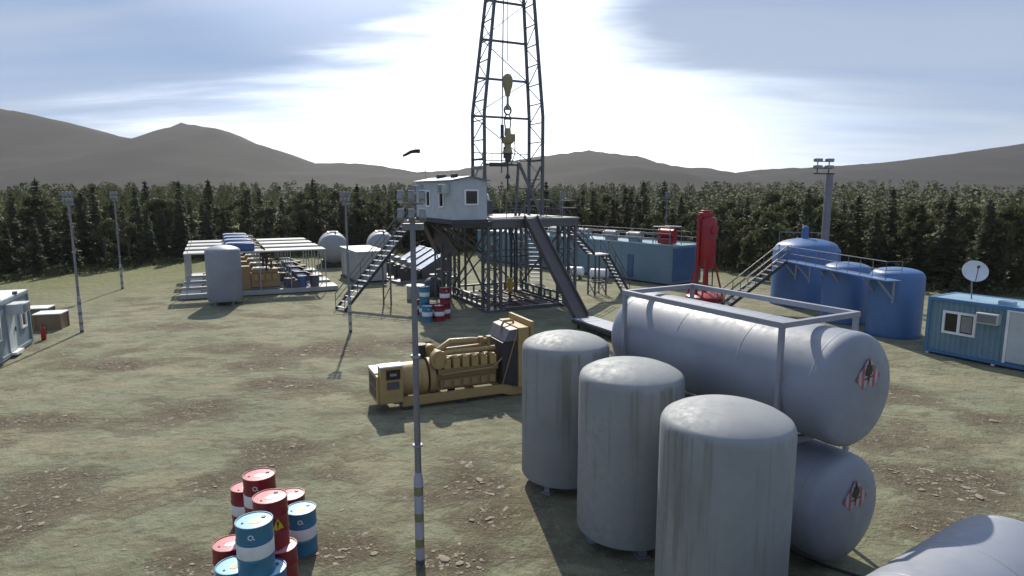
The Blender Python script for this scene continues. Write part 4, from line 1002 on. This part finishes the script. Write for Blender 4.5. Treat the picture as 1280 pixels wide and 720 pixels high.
t = thing('open_drum', 'squat grey open drum on the grass behind the near lamp post', 'drum', (-6.35, 41.6, 0), 0)
obj('shell', MB().lathe([(.57, .02), (.57, .9), (.54, .9), (.54, .6), (.02, .6)], 32), MAT['tank_far'], t)
obj('rim', MB().lathe([(.53, .9), (.6, .9), (.6, .96), (.53, .96)], 32), MAT['roofwhite'], t)
t = thing('boiler', 'round dark grey boiler pot with a cap behind the barrels at the rig', 'boiler', (-5.35, 43.2, 0), 0)
obj('pot', MB().lathe([(.62, 0), (.68, .3), (.68, .75), (.6, 1.0), (.42, 1.18), (.2, 1.26), (.02, 1.28)], 32), MAT['darksteel'], t)
obj('cap', MB().tube((0, 0, 1.24), (0, 0, 1.42), .14, n=14).tube((0, 0, 1.42), (0, 0, 1.48), .26, n=16), MAT['tank_far'], t)

# ------------------------------------------------------------------ generator
def build_gen():
    t = thing('generator_set', 'ochre yellow diesel generator with a tall radiator, behind the near lamp post', 'generator', (-3.45, 19.85, 0), R(24)); t.scale = (.86, .95, 1)
    Y = MAT['yellow']
    m = MB(); prof = [(-.05, .12), (4.0, .12), (4.35, .02), (5.3, .02), (5.3, .3), (4.5, .34), (4.2, .42), (-.05, .42)]
    M = Matrix(((1, 0, 0, 0), (0, 0, 1, 0), (0, 1, 0, 0), (0, 0, 0, 1)))
    m.prism(prof, .08, .22, M); m.prism(prof, 1.38, 1.52, M)
    for x in (.1, 1.4, 2.8, 4.0): m.box(x, x + .15, .221, 1.379, .16, .38)
    m.box(4.3, 5.28, .221, 1.379, .06, .3)
    obj('skid', m, Y, t, .01)
    obj('skid_foot', MB().box(-.0, .3, .1, .22, 0, .121).box(-.0, .3, 1.38, 1.5, 0, .121).box(2.2, 2.5, .1, .22, 0, .121).box(2.2, 2.5, 1.38, 1.5, 0, .121), MAT['darksteel'], t)
    # terminal box with control panel
    c = obj('control_cabinet', MB().box(-1.0, -.32, .1, 1.5, .3, 1.2).box(-.9, -.05, -.02, .4, .32, 1.5), Y, t, .015)
    obj('cabinet_lid', MB().box(-.92, -.03, -.05, .43, 1.502, 1.55).box(-1.01, -.3, .44, 1.51, 1.2, 1.25), MAT['roofwhite'], c, .01)
    obj('instrument_screen', MB().box(-.68, -.16, -.045, -.022, 1.1, 1.42), MAT['glass'], c)
    obj('dial_panel', MB().box(-.66, -.2, -.04, -.022, .78, 1.02), MAT['shroud'], c)
    obj('gauge', MB().box(-.55, -.3, -.056, -.046, 1.22, 1.3), MAT['lens'], c)
    obj('vent_grille', MB().box(-1.015, -1.002, .3, 1.3, .42, .72).box(-1.015, -1.002, .3, 1.3, .78, 1.1), MAT['darksteel'], c)
    Mx = Matrix.Translation((0, .8, .86)) @ Matrix.Rotation(R(90), 4, 'Y')
    obj('alternator', MB().lathe([(.1, -.32), (.52, -.3), (.56, -.25), (.56, .75), (.6, .78), (.6, 1.0), (.5, 1.05), (.1, 1.06)], 36, Mx), Y, t)
    obj('flywheel_housing', MB().lathe([(.1, 1.08), (.64, 1.09), (.64, 1.3), (.1, 1.31)], 30, Mx), MAT['tan'], t)
    MAT['enginetan'] = paint('oily_engine_paint', (.27, .185, .085), .48, 0, (.05, .035, .02), .8, 3)
    e = obj('engine_block', MB().box(1.33, 3.9, .4, 1.2, .42, 1.02).box(1.4, 3.9, .22, 1.38, .98, 1.18).box(1.45, 3.8, .6, 1.0, 1.18, 1.5).box(1.5, 3.8, .3, .4, .5, .8), MAT['enginetan'], t, .02)
    for side, y0, y1 in ((0, .16, .52), (1, 1.08, 1.44)):
        for k in range(6):
            x = 1.62 + k * .38
            hd = obj('cylinder_head', MB().box(x, x + .27, y0, y1, 1.185, 1.5).box(x + .03, x + .24, y0 + .04, y1 - .04, 1.5, 1.56), Y, e, .015)
    m = MB()
    for k in range(6): m.box(1.64 + k * .38, 1.88 + k * .38, .24, .3, .55, .78)
    obj('crankcase_doors', m, MAT['tan'], e, .01)
    obj('exhaust_manifold', MB().path([(1.5, .56, 1.62), (2.2, .56, 1.66), (3.9, .56, 1.66)], .085, 10).path([(1.5, 1.04, 1.62), (3.9, 1.04, 1.66)], .085, 10), MAT['yellow'], e)
    obj('fuel_pipe', MB().path([(1.5, .12, 1.02), (2.4, .11, 1.06), (3.6, .12, 1.08), (3.95, .15, 1.3), (4.1, .15, 1.42), (4.15, .16, 1.3)], .03, 7), MAT['tan'], e)
    for y in (.3, 1.3): obj('turbocharger', MB().tube((1.42, y - .14, 1.52), (1.42, y + .14, 1.52), .31, n=26).tube((1.42, y - .2, 1.52), (1.42, y + .2, 1.52), .18, n=20), Y, e)
    obj('intake_duct', MB().path([(1.6, .8, 1.7), (2.1, .85, 1.95), (3.0, .85, 1.93), (3.7, .85, 1.85)], .11, 10), Y, e)
    obj('air_filter', MB().tube((1.0, 1.15, 1.35), (1.0, 1.15, 1.85), .2, n=18).tube((1.0, 1.15, 1.85), (1.0, 1.15, 1.9), .23, n=18), MAT['black'], e)
    for x in (3.35, 3.7): obj('thermostat_cap', MB().tube((x, .7, 1.5), (x, .7, 2.0), .07, n=10).tube((x, .7, 2.0), (x, .7, 2.06), .11, n=10), MAT['tan'], e)
    # radiator with shroud
    r = obj('radiator', MB().box(4.62, 5.1, -.12, 1.72, .32, 2.42), Y, t, .015)
    obj('radiator_top', MB().box(5.12, 5.25, -.2, 1.8, .32, 2.62), Y, r, .01)
    m = MB().add([(4.02, .1, .45), (4.6, -.05, .36), (4.6, 1.65, .36), (4.02, 1.5, .45), (4.02, .1, 1.9), (4.6, -.05, 1.94), (4.6, 1.65, 1.94), (4.02, 1.5, 1.9)], [(3, 2, 1, 0), (4, 5, 6, 7), (0, 1, 5, 4), (2, 3, 7, 6), (3, 0, 4, 7), (1, 2, 6, 5)])
    obj('fan_shroud', m, paint('dark_shroud', (.028, .027, .036), .5, .1), r)
    m = MB().add([(4.08, .06, 1.94), (4.6, -.07, 1.96), (4.6, 1.67, 1.96), (4.08, 1.54, 1.94), (4.3, .0, 2.34), (4.6, -.07, 2.38), (4.6, 1.67, 2.38), (4.3, 1.6, 2.34)], [(3, 2, 1, 0), (4, 5, 6, 7), (0, 1, 5, 4), (2, 3, 7, 6), (3, 0, 4, 7), (1, 2, 6, 5)])
    obj('shroud_hood', m, paint('grey_hood', (.12, .115, .125), .5, .1), r)
    obj('stay_rod', MB().tube((4.0, .05, .45), (4.58, -.08, 2.3), .022, n=6), MAT['tan'], r)
    obj('stay_rod', MB().tube((4.0, 1.55, .45), (4.58, 1.68, 2.3), .022, n=6), MAT['tan'], r)
    obj('coolant_pipe', MB().path([(4.2, .75, 1.6), (4.25, .75, 2.3), (4.4, .75, 2.52), (4.8, .8, 2.52), (4.85, .8, 2.42)], .05, 8), Y, r)
build_gen()

# ------------------------------------------------------------------ barrels
def barrel_proto(body, lid, lab, mark=False, tri=False, band=True):
    t = thing('barrel', lab, 'barrel', (0, 0, 0), 0, None)
    r, h = .285, .88; P = [(r * .93, .012), (r + .006, .0), (r + .008, .02), (r, .04)]
    for z in (.29, .59): P += [(r, z - .03), (r + .011, z), (r, z + .03)]
    P += [(r, h - .04), (r + .008, h - .02), (r + .006, h), (r - .012, h), (r - .014, h - .018)]
    obj('shell', MB().lathe(P[1:], 36), MAT[body], t)
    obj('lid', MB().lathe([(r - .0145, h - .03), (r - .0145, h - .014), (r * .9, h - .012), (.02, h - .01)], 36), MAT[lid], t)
    if band: obj('white_band', MB().lathe([(r + .002, .325), (r + .0045, .33), (r + .0045, .55), (r + .002, .555)], 36), MAT['band'], t)
    obj('bung', MB().tube((.14, .08, h - .02), (.14, .08, h + .006), .035, n=12), MAT['steel'], t)
    obj('vent_cap', MB().tube((-.17, -.05, h - .02), (-.17, -.05, h + .002), .02, n=10), MAT['steel'], t)
    obj('lid_sticker', MB().lathe([(.02, h - .0105), (.095, h - .0095), (.095, h - .006), (.02, h - .005)], 18, Matrix.Translation((0.02, -.04, 0)) @ Matrix.Diagonal((1.1, .8, 1, 1))), MAT['sticker'] if lid == 'bluelid' else MAT['band'], t)
    def wrap(pts, rr, m):
        vs = [((rr) * math.cos(a / r - math.pi / 2), rr * math.sin(a / r - math.pi / 2), z) for a, z in pts]; n = len(vs)
        vs2 = [((rr - .006) * math.cos(a / r - math.pi / 2), (rr - .006) * math.sin(a / r - math.pi / 2), z) for a, z in pts]
        m.add(vs + vs2, [tuple(range(n))] + [(i, n + i, n + (i + 1) % n, (i + 1) % n) for i in range(n)])
        return m
    if mark:
        m = MB()
        for k in range(12):
            a0, a1 = k * math.pi / 6, (k + 1) * math.pi / 6
            if k in (10,): continue
            wrap([(.045 * math.cos(a0) - .03, .72 + .045 * math.sin(a0)), (.045 * math.cos(a1) - .03, .72 + .045 * math.sin(a1)), (.03 * math.cos(a1) - .03, .72 + .03 * math.sin(a1)), (.03 * math.cos(a0) - .03, .72 + .03 * math.sin(a0))], r + .004, m)
        wrap([(-.01, .7), (.03, .675), (.035, .685), (-.005, .71)], r + .0045, m)
        obj('emblem', m, MAT['band'], t)
    if tri:
        s = obj('warning_sign', wrap([(-.11, .36), (0.0, .36), (.11, .36), (.055, .465), (0, .57), (-.055, .465)], r + .004, MB()), MAT['signyellow'], t)
        obj('warning_symbol', wrap([(-.012, .43), (.012, .43), (.016, .51), (-.016, .51)], r + .007, wrap([(-.012, .39), (.012, .39), (.012, .412), (-.012, .412)], r + .007, MB())), MAT['black'], s)
    return t
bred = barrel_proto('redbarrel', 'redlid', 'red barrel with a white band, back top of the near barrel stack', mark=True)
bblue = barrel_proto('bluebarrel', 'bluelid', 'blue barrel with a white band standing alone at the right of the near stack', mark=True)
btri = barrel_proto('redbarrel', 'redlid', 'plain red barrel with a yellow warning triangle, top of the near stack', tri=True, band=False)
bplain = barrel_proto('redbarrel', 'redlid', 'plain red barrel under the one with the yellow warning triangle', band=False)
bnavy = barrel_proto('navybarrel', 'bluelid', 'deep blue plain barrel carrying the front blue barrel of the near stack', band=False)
GN, GR = 'barrels in the near stack', 'barrels in the stack beside the rig'
def place(o, x, y, z, rz, g):
    o.location = (x, y, z); o.rotation_euler = (0, 0, rz); o['group'] = g
place(bred, -4.75, 11.36, .884, .2, GN); place(bblue, -4.14, 11.76, 0, .35, GN); place(btri, -4.22, 10.49, .884, .75, GN); place(bplain, -4.07, 10.42, 0, .2, GN); place(bnavy, -4.02, 9.74, 0, .3, GN)
dup(bred, (-4.74, 11.36, 0), 1.4, 'red barrel with a white band, beneath the back top one of the near stack')
dup(bred, (-5.62, 12.7, 0), .9, 'red barrel with a white band on the ground farthest back in the near stack')
dup(bred, (-4.98, 10.5, 0), .35, 'red barrel with a white band at the left edge of the near stack')
dup(bred, (-4.55, 12.35, 0), .5, 'red barrel with a white band on the ground hidden behind the warning triangle barrel')
dup(bblue, (-4.17, 9.67, .884), .28, 'blue barrel with a white band on top at the front of the near stack')
dup(bblue, (-4.62, 9.83, 0), .7, 'blue barrel at the front left corner of the near stack, cut by the picture edge')
for (o, x, y, z, lab) in ((bblue, -4.62, 34.3, 0, 'blue barrel at the front of the small stack beside the rig'), (bred, -3.98, 34.45, 0, 'red barrel at the front of the small stack beside the rig'),
                          (bblue, -4.95, 35.55, 0, 'blue barrel carrying another blue one in the small stack beside the rig'), (bblue, -4.92, 35.55, .884, 'blue barrel on top in the small stack beside the rig'),
                          (bred, -3.72, 35.15, 0, 'red barrel carrying another red one in the small stack beside the rig'), (bred, -3.74, 35.15, .884, 'red barrel on top in the small stack beside the rig'),
                          (bred, -4.35, 35.2, 0, 'red barrel in the middle of the small stack beside the rig'), (bred, -5.5, 36.4, 0, 'red barrel at the back left of the small stack beside the rig')):
    dup(o, (x, y, z), random.uniform(0, 6), lab, GR)

# ------------------------------------------------------------------ lamp posts
def lamp_post(label, loc, H=6.5, nl=(3, 3), r=.06, big=1.0, face=R(-90), foot=True, group='lamp posts around the yard'):
    t = thing('lamp_post', label, 'lamp post', loc, 0, group)
    obj('pole', MB().tube((0, 0, 0 if not foot else 1.75), (0, 0, H), r * 1.05, r * .8, n=14), MAT['pole'], t)
    if foot: obj('striped_foot', MB().lathe([(.088, 0), (.088, 1.7), (r, 1.85)], 18), MAT['stripe'], t)
    obj('pole_collar', MB().tube((0, 0, H * .62), (0, 0, H * .62 + .05), r * 1.5, n=12).tube((0, 0, H * .36), (0, 0, H * .36 + .04), r * 1.5, n=12), MAT['frame'], t)
    m = MB(); w = .2 * big
    for i, z in enumerate((H - .02, H + .3 * big)): m.bar((-w, 0, z), (w, 0, z), .035, .035)
    m.bar((0, 0, H - .1), (0, 0, H + .32 * big), .05, .05, (0, 1, 0)); m.box(-w * .9, w * .9, -.03, .15 * big, H - .16, H - .05)
    obj('crossarm', m, MAT['pole'], t)
    for row, n in enumerate(nl):
        for k in range(n):
            x = (k - (n - 1) / 2) * (2 * w / max(1, n - 1)) * .95; z = H + .08 * big + row * .32 * big
            M = Matrix.Translation((x, -.06, z)) @ Matrix.Rotation(R(-28), 4, 'X')
            b = MB(); b.T = M; s = .052 * big; b.add(*box_(-s, s, -.09 * big, .05 * big, -.085 * big, .085 * big)); 
            f = obj('floodlight', b, MAT['lampbody'], t, .008)
            g = MB(); g.T = M; g.add(*box_(-s * .85, s * .85, -.096 * big, -.0905 * big, -.07 * big, .07 * big)); obj('lens', g, MAT['lens'], f)
            vz = MB(); vz.T = M; vz.add(*box_(-s, s, -.1 * big, .05 * big, .087 * big, .1 * big)); obj('hood', vz, MAT['roofwhite'], f)
    return t
def box_(x0, x1, y0, y1, z0, z1):
    return [(x, y, z) for z in (z0, z1) for x, y in ((x0, y0), (x1, y0), (x1, y1), (x0, y1))], [(3, 2, 1, 0), (4, 5, 6, 7), (0, 1, 5, 4), (1, 2, 6, 5), (2, 3, 7, 6), (3, 0, 4, 7)]
l0 = lamp_post('tall lamp post with six floodlights and a striped foot, nearest, in front of the generator', (-1.75, 11.3, 0))
for loc, lab in (((-21.76, 31.7, 0), 'tall thin lamp post with striped foot beside the brown crates on the left'), ((-28.5, 46.3, 0), 'tall thin lamp post standing at the wood edge left of the pump shelters'),
                 ((-8.17, 31.7, 0), 'tall thin lamp post between the pump shelters and the long staircase'), ((15.6, 65.0, 0), 'thin lamp post far back behind the blue tank building'), ((4.9, 62.5, 0), 'thin lamp post far back, seen through the railing of the rig deck')):
    dup(l0, loc, random.uniform(-.3, .3), lab)
def big_mast():
    t = thing('floodlight_mast', 'thick floodlight mast with four lamps rising behind the largest blue tank', 'lamp mast', (22.1, 45.2, gh(22.1, 45.2)), R(12))
    obj('pole', MB().tube((0, 0, 0), (0, 0, 8.2), .3, .24, n=20), MAT['pole'], t)
    obj('lamp_bracket', MB().box(-1.25, .35, -.05, .05, 8.22, 8.3).bar((-1.0, 0, 8.3), (-1.0, 0, 9.1), .05).bar((-.1, 0, 8.3), (-.1, 0, 9.1), .05).bar((-1.2, 0, 8.62), (.2, 0, 8.62), .05).bar((-1.2, 0, 9.08), (.2, 0, 9.08), .05).box(-.2, .2, -.2, .2, 8.2, 8.21), MAT['darksteel'], t)
    for x in (-1.0, -.1):
        for z in (8.72, 9.18):
            f = obj('floodlight', MB().box(x - .28, x + .28, -.16, .1, z - .11, z + .11), MAT['lampbody'], t, .02); obj('lens', MB().box(x - .24, x + .24, -.17, -.162, z - .09, z + .09), MAT['lens'], f)
big_mast()

# ------------------------------------------------------------------ container office on the right
def build_office():
    t = thing('container_office', 'teal blue corrugated container office with a white framed window and a satellite dish above', 'container office', (18.2, 27.6, 0), R(-59.5))
    L, W, H = 6.1, 2.35, 2.5     # local x along the front (towards viewer), y = back (+)
    z0 = .18
    obj('wall', corr(.08, L - .08, .05, W - .05, z0, H - .05, .2, .04), MAT['cont'], t)
    m = MB()
    for x in (0, L - .14):
        for y in (0, W - .14): m.box(x, x + .14, y, y + .14, .06, H)
    for y in (0, W - .14): m.box(.141, L - .141, y, y + .14, H - .15, H).box(.141, L - .141, y, y + .14, .08, .22)
    for x in (0, L - .14): m.box(x, x + .14, .141, W - .141, H - .15, H).box(x, x + .14, .141, W - .141, .08, .22)
    obj('corner_frame', m, MAT['contblue'], t)
    obj('roof', MB().box(.14, L - .14, .14, W - .14, H - .06, H - .02), MAT['roofblue'], t)
    for x in (.07, 2.6, L - .1): obj('foot', MB().box(x, x + .12, .02, .14, 0, .079).box(x, x + .12, W - .14, W - .02, 0, .079), MAT['white'], t)
    window(t, (1.28, .05, 1.5), 1.28, .98, (0, -1), mull=True, fr=.1, thick=.06, blind=True)
    acbox(t, (2.4, .05, 1.92), (0, -1), .78, .44, .34)
    d = obj('door_panel', MB().box(3.08, 4.3, .0, .06, .28, 2.3), MAT['panel'], t)
    obj('door_frame', MB().box(2.98, 3.075, -.03, .06, .22, 2.36).box(4.305, 4.4, -.03, .06, .22, 2.36).box(3.076, 4.304, -.03, .06, 2.305, 2.36), MAT['white'], d)
    obj('handle', MB().box(4.15, 4.19, -.05, -.001, 1.15, 1.35), MAT['steel'], d)
    obj('roof_hatch', MB().box(2.5, 3.0, .3, .7, H - .02, H + .14), MAT['roofblue'], t)
    s = thing('satellite_dish', 'white satellite dish on a thin post on the roof of the container office', 'satellite dish', (18.2 + 1.25 * math.cos(R(-59.5)) + .95 * math.sin(R(59.5)), 27.6 + 1.25 * math.sin(R(-59.5)) + .95 * math.cos(R(59.5)), H - .02), R(0))
    obj('post', MB().tube((0, 0, 0), (0, .12, 1.0), .028, n=8), MAT['pole'], s)
    M = Matrix.Translation((0, 0, 1.15)) @ Matrix.Rotation(R(-22), 4, 'Z') @ Matrix.Rotation(R(62), 4, 'X')
    pr = [(.02, 0), (.2, .016), (.3, .045), (.4, .085), (.47, .125), (.48, .135), (.47, .135), (.4, .1), (.3, .06), (.2, .032), (.02, .016)]
    d = obj('reflector', MB().lathe(pr, 40, M), MAT['dish'], s)
    c = M @ Vector((0, 0, .62)); e = M @ Vector((0, .45, .1))
    obj('feed_arm', MB().tube(M @ Vector((0, -.44, .12)), c, .016, n=6).tube(c, M @ Vector((0, 0, .5)), .06, .04, n=10), MAT['darksteel'], d)
build_office()
# ------------------------------------------------------------------ cabin on the left
def build_left():
    rz = R(-68)
    t = thing('office_cabin', 'grey blue cabin with a white roof at the left edge, beside the fire extinguisher', 'cabin', (-22.5, 29.4, 0), rz)
    L, W, H = 6.5, 2.5, 2.5      # local x towards the viewer, wall faces local -y? (outer face at y = 0, body to y = -W)
    obj('wall', MB().box(.06, L - .06, -W + .06, -.06, .16, H - .1), MAT['cabinL'], t)
    m = MB()
    for x in (0, L - .12):
        for y in (-W, -.12): m.box(x, x + .12, y, y + .12, .05, H)
    for y in (-W, -.12): m.box(.121, L - .121, y, y + .12, H - .14, H - .01).box(.121, L - .121, y, y + .12, .05, .2)
    for x in (0, L - .12): m.box(x, x + .12, -W + .121, -.121, H - .14, H - .01).box(x, x + .12, -W + .121, -.121, .05, .2)
    obj('corner_frame', m, MAT['cabinL'], t)
    obj('roof', MB().box(.02, L - .02, -W + .02, -.02, H - .005, H + .04), MAT['roofwhite'], t)
    obj('base', MB().box(.1, L - .1, -W + .1, -.1, 0, .05).box(.3, .6, -.15, -.02, 0, .05), MAT['darksteel'], t)
    window(t, (.95, -.06, 1.5), .72, 1.15, (0, 1), fr=.09, thick=.075)
    window(t, (4.3, -.06, 1.5), .9, 1.15, (0, 1), fr=.09, thick=.075)
    d = obj('door', MB().box(2.1, 2.95, -.058, -.015, .22, 2.02), MAT['panel'], t); obj('door_step', MB().box(2.05, 3.0, -.014, .2, .1, .2), MAT['white'], d); obj('handle', MB().box(2.15, 2.19, -.014, .03, 1.0, 1.2), MAT['steel'], d)
    acbox(t, (2.45, -.06, 2.06), (0, 1), 1.0, .42, .62)
    for x in (1.5, 3.6): obj('roof_lamp', MB().box(x, x + .2, -.12, .02, H + .04, H + .16), MAT['darksteel'], t)
    e = thing('fire_extinguisher', 'red fire extinguisher standing on the ground at the corner of the left cabin', 'fire extinguisher', (-22.45, 30.0, 0), .4)
    obj('bottle', MB().lathe([(.12, 0), (.135, .02), (.135, .48), (.11, .55), (.05, .6), (.04, .63), (.02, .63)], 22), MAT['red'], e)
    obj('valve', MB().tube((0, 0, .62), (0, 0, .7), .035, n=10).box(-.03, .12, -.02, .02, .69, .72), MAT['black'], e)
    e.scale = (.8, .8, 1.05)
    obj('hose', MB().path([(.05, 0, .66), (.15, .02, .6), (.165, .03, .4), (.16, .03, .2)], .016, 6), MAT['black'], e)
    for (x, y, w, d_, h, rz2, lab) in ((-23.9, 32.6, 1.15, 1.0, .85, R(16), 'brown wooden crate with a pale lid behind the left cabin, nearer the fire extinguisher'), (-25.2, 33.6, 1.0, .9, .95, R(16), 'brown wooden crate with a pale lid half hidden behind the left cabin')):
        c = thing('wooden_crate', lab, 'crate', (x, y, 0), rz2, 'crates behind the left cabin')
        obj('side_boards', MB().box(-w / 2, w / 2, -d_ / 2, d_ / 2, 0, h - .05), MAT['wood'], c)
        m = MB()
        for sx in (-1, 1):
            for sy in (-1, 1): m.box(sx * w / 2 - .05, sx * w / 2 + .05, sy * d_ / 2 - .05, sy * d_ / 2 + .05, 0, h - .052)
        obj('battens', m, MAT['wood'], c)
        obj('lid', MB().box(-w / 2 - .06, w / 2 + .06, -d_ / 2 - .06, d_ / 2 + .06, h - .05, h), MAT['roofwhite'], c)
build_left()

# ------------------------------------------------------------------ loose stones and litter on the ground
def build_stones():
    rd = random.Random(9); mb = MB()
    for i in range(26000):
        y = 7 + 36 * rd.random() ** 1.7; x = rd.uniform(-.85, .85) * y; w = wear_at(x, y)
        if w < .62 + .5 * rd.random() and rd.random() > .010: continue
        s = rd.uniform(.018, .05) * (1.9 if rd.random() < .08 else 1); z = .05 * noise.noise((x * .22, y * .22, 0))
        M = Matrix.Translation((x, y, z + s * .1)) @ Matrix.Rotation(rd.uniform(0, 6), 4, 'Z') @ Matrix.Diagonal((s * rd.uniform(.8, 2.0), s, s * rd.uniform(.25, .6), 1))
        vs = [M @ Vector((math.cos(a) * math.cos(b) * rd.uniform(.8, 1.15), math.sin(a) * math.cos(b) * rd.uniform(.8, 1.15), math.sin(b))) for b in (-.5, .35) for a in [k * 1.0472 for k in range(6)]] + [M @ Vector((0, 0, 1))]
        mb.add(vs, [(k, (k + 1) % 6, 6 + (k + 1) % 6, 6 + k) for k in range(6)] + [(6 + k, 6 + (k + 1) % 6, 12) for k in range(6)])
    struct(obj('stones', mb, paint('stone', (.235, .195, .15), .9, 0, (.1, .085, .06), .6, 6)), 'stuff')
build_stones()

# ------------------------------------------------------------------ haze: one closed box of thin air round everything
def build_haze():
    m = bpy.data.materials.new('thin_haze'); m.use_nodes = True; t = m.node_tree
    for n in list(t.nodes): t.nodes.remove(n)
    o = t.nodes.new('ShaderNodeOutputMaterial'); v = t.nodes.new('ShaderNodeVolumePrincipled')
    v.inputs['Color'].default_value = (.86, .87, .92, 1); v.inputs['Density'].default_value = .00012; v.inputs['Anisotropy'].default_value = .2
    t.links.new(v.outputs[0], o.inputs['Volume'])
    struct(obj('haze', MB().box(-1660, 1660, -1660, 1660, -5, 150), m), 'stuff')
build_haze()
